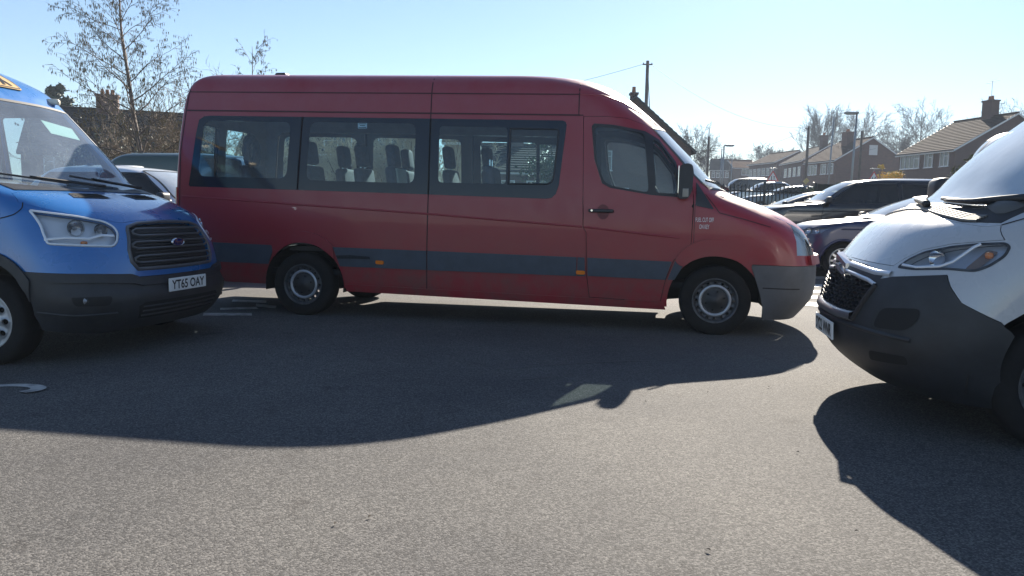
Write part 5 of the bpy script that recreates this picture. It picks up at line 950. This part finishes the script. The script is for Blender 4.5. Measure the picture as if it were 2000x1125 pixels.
        for x in (fx, rx):
            pts = [(x + ar * math.cos(a), tyre + ar * math.sin(a)) for a in np.linspace(PI - .25, .25, 22)]; strip('wheel_arch_lip', f, SL(b, pts, sg), .05, paint, o, 0, .016); liner(o, x, tyre, ar - .005, sg * .45 * k, sg * .93 * k)
            wheel(o, (x, sg * (k - .125), tyre), sg, tyre, .215, rim, rr=tyre * .70)
        mx = x0 - .22
        if mirrors: mh = MB().rbox((mx, sg * (k + .10), belt + .10), (.12, .22, .15), .05, 3).build('door_mirror', paint if not dark else BLACK, o, True); MB().rbox((mx, sg * (k - .02), belt + .045), (.07, .10, .05), .02).build('mirror_arm', BLACK, mh, True)
        if detail: MB().rbox((mid - .18 if kind != 'van' else x0 - .9, sg * (k * .985 + .012), belt - .10), (.18, .025, .03), .01).build('door_handle', paint, o, True)
        panel('tail_light', f, b.S(rnd([(-h2 + .03, belt - .25), (-h2 + .30, belt - .20), (-h2 + .26, belt - .03), (-h2 + .08, belt - .03)], .02), sg), REDLENS, o, step=.06, off=.008, thick=.01)
        panel('sill', f, b.S([(rx + ar + .03, .19), (fx - ar - .03, .19), (fx - ar - .05, .28), (rx + ar + .05, .28)], sg), BLACK, o, step=.15, off=.008, thick=.02)
    MB().box((0, 0, .28), (L * .86, Wd * .8, .12)).box((0, 0, .22), (L * .5, .5, .1)).build('chassis', DARK, o)
    if kind != 'van' or True:
        MB().rbox((x0 - .02, 0, zh - .02), (.5, Wd * .8, .2), .06).build('dashboard', DASH, o, True)
        for y in (-.38, .38): seat(o, x1 - .15, y, .38 if kind != 'van' else .7, False, -.05 if kind != 'van' else 0)
    MB().rbox((h2 - .01, 0, .46), (.012, .52, .11), .004, 1).build('number_plate', PLATE, o)
    for y in (-.3, .35):
        MB().tube([Vector(f(*p)) + Vector((.02, 0, .015)) for p in FL(b, [(y, zh + .10), (y - .3, zh + .135)])], .009, 5).build('wiper', BLACK, o)
    return o
def place(u, d, z=None):
    p = atg(u, d); return (p.x, p.y, p.z)
NAVY = mat('navy_metallic_paint', (.010, .018, .075), .3, metal=.2, coat=.4); BLKP = mat('black_metallic_paint', (.008, .007, .010), .22, metal=.2, coat=1.)
WHTP = mat('white_car_paint', (.72, .74, .76), .3, coat=.8); GRNP = mat('dark_green_paint', (.018, .045, .042), .35, coat=.6); SILP = mat('silver_paint', (.45, .47, .49), .3, metal=.7, coat=.8)
CREAM = mat('cream_van_paint', (.78, .77, .73), .35, coat=.5); CHAR = mat('charcoal_paint', (.03, .032, .036), .3, metal=.3, coat=.8); TEAL = mat('grey_blue_paint', (.10, .13, .16), .3, metal=.4, coat=.8)
def hubcar(name, label, cat, u, v, d, rz, fo, L, near=1, **kw):
    """place a car so that its near front hub stands at pixel column u, depth d"""
    p = atg(u, d); c, s_ = math.cos(rz), math.sin(rz); Wd = kw.get('Wd', 1.8); lx, ly = L / 2 - fo, near * (Wd / 2 - .02)
    x, y = p.x - (c * lx - s_ * ly), p.y - (s_ * lx + c * ly); return build_car(name, label, cat, (x, y, gz(x, y)), rz, L=L, fo=fo, **kw)
hubcar('parked_car', 'dark navy car with silver multi-spoke wheel, behind the red minibus nose', 'car', 1643, 503, 14.2, PI + R(2), .80, 4.55, 1, Wd=1.82, Ht=1.62, hood=1.06, cowl=1.30, scr=.95, belt=1.07, kind='hatch', paint=NAVY, wb=2.80, tyre=.325, dark=True)
hubcar('parked_car', 'large black off-road car with a flat roof beyond the navy car', 'car', 1548, 440, 17.6, PI + R(1), .88, 4.95, 1, Wd=1.98, Ht=1.86, hood=1.22, cowl=1.25, scr=.78, belt=1.24, kind='hatch', paint=BLKP, wb=2.92, tyre=.38, dark=True)
hubcar('parked_car', 'low black car half hidden behind the large black off-road car', 'car', 1478, 440, 21.5, PI, .85, 4.4, 1, Wd=1.8, Ht=1.50, hood=.98, cowl=1.2, scr=.9, belt=1.0, kind='hatch', paint=CHAR, wb=2.65, tyre=.32, dark=True)
p = at(1957, 246, 12.0); rz_ = R(160); c_, s_ = math.cos(rz_), math.sin(rz_); lx, ly = 2.5 - .6 - .66 - .1, .80
build_car('parked_van', 'cream van whose cab roof shows above the white van windscreen', 'van', (p.x - (c_ * lx - s_ * ly), p.y - (s_ * lx + c_ * ly), gz(p.x, p.y)), rz_, L=5.0, Wd=1.98, Ht=2.62, hood=1.45, cowl=.6, scr=.66, belt=1.55, kind='van', paint=CREAM, wb=3.1, fo=.9, tyre=.34, rim='plain', dark=True, pil=.3, mirrors=False)
p = at(330, 380, 11.6); build_car('parked_car', 'white car with black side windows behind the rear of the red minibus', 'car', (p.x - .75, p.y + .9, 0), 0, L=4.4, Wd=1.82, Ht=1.76, hood=1.10, cowl=1.15, scr=.75, belt=1.16, kind='hatch', paint=WHTP, wb=2.65, fo=.9, tyre=.34, dark=True)
p = at(300, 380, 14.6); build_car('parked_car', 'dark green boxy car whose roof shows above the white car', 'car', (p.x + 1.0, p.y + .9, gz(p.x, p.y)), 0, L=4.6, Wd=1.88, Ht=2.12, hood=1.22, cowl=1.1, scr=.42, belt=1.3, kind='van', paint=GRNP, wb=2.7, fo=.85, tyre=.37, rim='plain', dark=True)
p = at(640, 380, 12.6); build_car('parked_car', 'pale silver car glimpsed through the middle windows of the red minibus', 'car', (p.x - .75, p.y + .9, 0), 0, L=4.2, Wd=1.8, Ht=1.58, hood=1.06, cowl=1.15, scr=.95, belt=1.08, kind='hatch', paint=WHTP, wb=2.6, fo=.85, tyre=.32)
for u, d, rz, kw, lab in ((1442, 62, .1, dict(L=4.9, Wd=1.95, Ht=2.0, hood=1.2, belt=1.25, kind='van', paint=CHAR), 'dark van on the road beyond the railings, nearest the tall lamp post'),
                          (1482, 50, .15, dict(L=4.2, Ht=1.75, hood=1.1, belt=1.15, paint=SILP), 'silver car on the road behind the railings'),
                          (1527, 42, .1, dict(L=4.4, Ht=1.55, hood=1.0, belt=1.05, paint=TEAL), 'grey car with a sun glint on the road behind the railings')):
    p = atg(u, d); build_car('road_car', lab, 'car', p, PI + rz, dark=True, rim='plain', detail=False, **kw)
# ------------------------------------------------------------------ railings, poles, lamps, signs, wires
GALV = mat('galvanised_steel', (.30, .31, .32), .45, metal=.6); DKST = mat('dark_painted_steel', (.018, .022, .024), .5); WOOD = mat('weathered_pole_wood', (.13, .105, .085), .85, var=(4, .3))
A, B_ = atg(1395, 29), atg(1588, 27.5); fo_ = empty('railing_fence', A, math.atan2(B_.y - A.y, B_.x - A.x), 'dark steel railings with upright bars along the edge of the car park', 'fence'); L = (B_ - A).length; n = int(L / .135)
sl_ = (B_.z - A.z) / L
pk = MB().box((0, 0, .80), (.045, .03, 1.6)).add([(-.0225, -.015, 1.6), (.0225, -.015, 1.6), (.0225, .015, 1.6), (-.0225, .015, 1.6), (0, 0, 1.66)], [(0, 1, 4), (1, 2, 4), (2, 3, 4), (3, 0, 4)])
p0 = None
for k in range(n):
    if p0 is None: p0 = pk.build('picket', DKST, fo_); q = p0
    else: q = p0.copy(); COL.objects.link(q); q.parent = fo_
    q.location = (k * .135, 0, k * .135 * sl_)
for z in (.25, 1.38): MB().tube([(0, .03, z), (L, .03, z + L * sl_)], .03, 4).build('rail', DKST, fo_)
for x in (0, L / 2, L): MB().box((x, .06, .85 + x * sl_), (.09, .09, 1.75)).build('post', DKST, fo_)
A, B_ = atg(1590, 28), atg(1700, 28); fo2 = empty('board_fence', A, math.atan2(B_.y - A.y, B_.x - A.x), 'dark close boarded fence to the right of the railings', 'fence'); L = (B_ - A).length; n = int(L / .15); p0 = None; DW_ = mat('dark_fence_board', (.028, .032, .03), .85, var=(6, .4))
for k in range(n):
    if p0 is None: p0 = MB().box((0, 0, .82), (.142, .022, 1.64)).build('board', DW_, fo2); q = p0
    else: q = p0.copy(); COL.objects.link(q); q.parent = fo2
    q.location = (k * .15, .004 * (k % 2), (B_.z - A.z) * k / n)
MB().box((L / 2, 0, 1.66), (L, .06, .05)).build('rail', DW_, fo2)
def pole(name, label, u, v, d, r, m, cat='pole', extra=None, lean=0, r2=None):
    b0 = atg(u, d); h = at(u, v, d).z - b0.z; o = empty(name, b0, math.atan2(CAM_R.y, CAM_R.x), label, cat); MB().tube([(lean, 0, -.3), (lean * .5, 0, h / 2), (0, 0, h)], [r, (r + (r2 or r * .75)) / 2, r2 or r * .75], 10).build('shaft', m, o, True)
    if extra: extra(o, h)
    return o, Vector((b0.x, b0.y, b0.z + h))
def cross(o, h): MB().box((0, 0, h - .25), (.7, .08, .08)).build('crossarm', WOOD, o); [MB().lathe([(.03, 0), (.045, .05), (.02, .09), (0, .1)], c=(x, 0, h - .21), n=8, axis='z').build('insulator', mat('white_insulator', (.5, .5, .5), .3), o) for x in (-.3, .3)]
def lamp(sg, ln):
    def f(o, h):
        MB().tube([(0, 0, h - .5), (0, 0, h - .02), (sg * .15, 0, h + .04), (sg * ln, 0, h + .06)], .035, 8).build('arm', GALV, o, True)
        MB().rbox((sg * (ln + .30), 0, h + .05), (.75, .26, .13), .05, 3).build('lamp_head', GALV, o, True); MB().rbox((sg * (ln + .34), 0, h - .015), (.5, .2, .06), .025, 2).build('lamp_lens', mat('dull_lamp_lens', (.35, .36, .36), .3), o, True)
    return f
_, T1 = pole('telegraph_pole', 'tall wooden pole carrying wires behind the red minibus cab', 1255, 124, 55, .15, WOOD, extra=cross)
_, T2 = pole('telegraph_pole', 'wooden pole in front of the third house with a small plate', 1571, 248, 74, .15, WOOD, extra=lambda o, h: (cross(o, h), MB().box((0, -.17, h - 5.2), (.4, .03, .5), Matrix.Rotation(R(45), 3, 'Y')).build('plate', mat('dull_yellow', (.45, .36, .12), .6), o)))
pole('telegraph_pole', 'slim pole with a thin top, right of the dark gable roof', 1379, 268, 68, .13, WOOD, extra=lambda o, h: MB().tube([(0, 0, h - .1), (0, 0, h + .75)], .045, 6).build('top_tube', GALV, o))
pole('lamp_post', 'street lamp with its head to the right, far left of the street', 1409, 286, 60, .07, GALV, 'street lamp', lamp(1, .1)); pole('lamp_post', 'tall street lamp with its head to the left, in front of the gable wall', 1661, 225, 42, .062, GALV, 'street lamp', lamp(-1, .0), lean=-.1)
pole('thin_pole', 'very thin bare pole beside the far lamp post', 1426, 302, 75, .05, GALV); pole('thin_pole', 'tall thin pole left of the right-hand street lamp', 1618, 228, 50, .055, GALV, lean=-.15)
pole('wooden_post', 'plain post right of the right-hand street lamp', 1674, 257, 58, .11, WOOD)
pole('thin_pole', 'short pole standing in front of the far lamp post', 1405, 292, 59, .05, GALV)
a_ = at(1240, 190, 46); MB().tube([at(1268.5, 212, 47), at(1266, 142, 47)], [.03, .012], 5).build('roof_aerial', DKST); tag(bpy.data.objects['roof_aerial'], 'thin whip aerial rising from the dark gable roof', 'aerial')
def wire(name, label, a, b_, sag, r=.012):
    a, b_ = Vector(a), Vector(b_); P = [a.lerp(b_, t) - Vector((0, 0, sag * 4 * t * (1 - t))) for t in np.linspace(0, 1, 18)]; tag(MB().tube(P, r, 4).build(name, DKST), label, 'wire')
wire('overhead_wire', 'overhead wire running left from the tall wooden pole', T1 - Vector((.2, 0, .2)), at(700, 232, 50), .5)
wire('overhead_wire', 'long sagging wire from the tall pole to the third house pole', T1 - Vector((-.2, 0, .25)), T2 - Vector((0, 0, .1)), 1.3); wire('overhead_wire', 'wire from the third house pole down to the far left', T2 - Vector((0, 0, .3)), at(1330, 318, 110), .8, .016)
wire('overhead_wire', 'wire from the third house pole to the gable wall', T2 - Vector((0, 0, .3)), at(1710, 290, 84), .9, .016)
RED_ = mat('sign_red', (.55, .03, .025), .4); SW_ = mat('sign_white', (.72, .72, .70), .4)
def roadsign(u, v, d, label):
    b0 = atg(u, d); h = at(u, v, d).z - b0.z; o = empty('road_sign', b0, math.atan2(CAM_R.y, CAM_R.x), label, 'road sign'); MB().tube([(0, .04, -.2), (0, .04, h + .55)], .04, 8).build('post', GALV, o)
    tri = lambda s, y, m, nm, par: mesh(nm, [(-s * .866, y, h - s / 2), (s * .866, y, h - s / 2), (0, y, h + s), (-s * .866, y + .006, h - s / 2), (s * .866, y + .006, h - s / 2), (0, y + .006, h + s)], [(0, 1, 2), (5, 4, 3), (0, 3, 4, 1), (1, 4, 5, 2), (2, 5, 3, 0)], m, par)
    pl = tri(.48, -.012, RED_, 'sign_plate', o); tri(.36, -.020, SW_, 'sign_field', pl)
    for s, x in ((1, .085), (-1, -.085)):
        c = h - .03; MB().prism([(x - .022, c - .12), (x + .022, c - .12), (x + .022, c + .12), (x - .022, c + .12)], 1, -.026, -.022).prism([(x - .06, c - s * -.06), (x + .06, c - s * -.06), (x, c + s * .15)], 1, -.029, -.0265).build('arrow', PLATEK, pl)
    MB().box((0, -.02, h - .52), (.62, .012, .34)).build('supplementary_plate', SW_, o); text('plate_text', '30', .18, (-.14, -.028, h - .6), (1, 0, 0), (0, 0, 1), PLATEK, o, width=.28) if False else None
    MB().rbox((0, -.10, h + .60), (.5, .22, .06), .02).build('sign_lamp', GALV, o, True)
roadsign(1506, 347, 52, 'red bordered triangle sign with two arrows above the railings'); roadsign(1702, 349, 48, 'red bordered triangle sign peeping over the large black car roof')
# scattered leaf litter on the tarmac
rr = random.Random(4); lf = MB()
for k in range(70):
    x, y = rr.uniform(-6, 4), rr.uniform(2.2, 7.5); a = rr.random() * 6.3; s = rr.uniform(.005, .013); c_, s_ = math.cos(a) * s, math.sin(a) * s; z = gz(x, y) + .008
    lf.add([(x - c_, y - s_, z), (x - s_ * .5, y + c_ * .5, z + s * .5), (x + c_, y + s_, z + .002), (x + s_ * .5, y - c_ * .5, z + s * .3)], [(0, 1, 2), (0, 2, 3)])
tag(lf.build('leaf_litter', LEAF), kind='stuff')

# ------------------------------------------------------------------ air: thin even haze over the whole place
hm = bpy.data.materials.new('haze_air'); hm.use_nodes = True; nt = hm.node_tree; nt.nodes.remove(nt.nodes['Principled BSDF']); pv = nt.nodes.new('ShaderNodeVolumePrincipled')
pv.inputs['Color'].default_value = (.72, .84, 1, 1); pv.inputs['Density'].default_value = .0009; pv.inputs['Anisotropy'].default_value = .0; nt.links.new(pv.outputs[0], nt.nodes['Material Output'].inputs['Volume'])
hm.cycles.homogeneous_volume = True
tag(MB().box((0, 0, 17), (820, 820, 38)).build('haze', hm), kind='stuff')
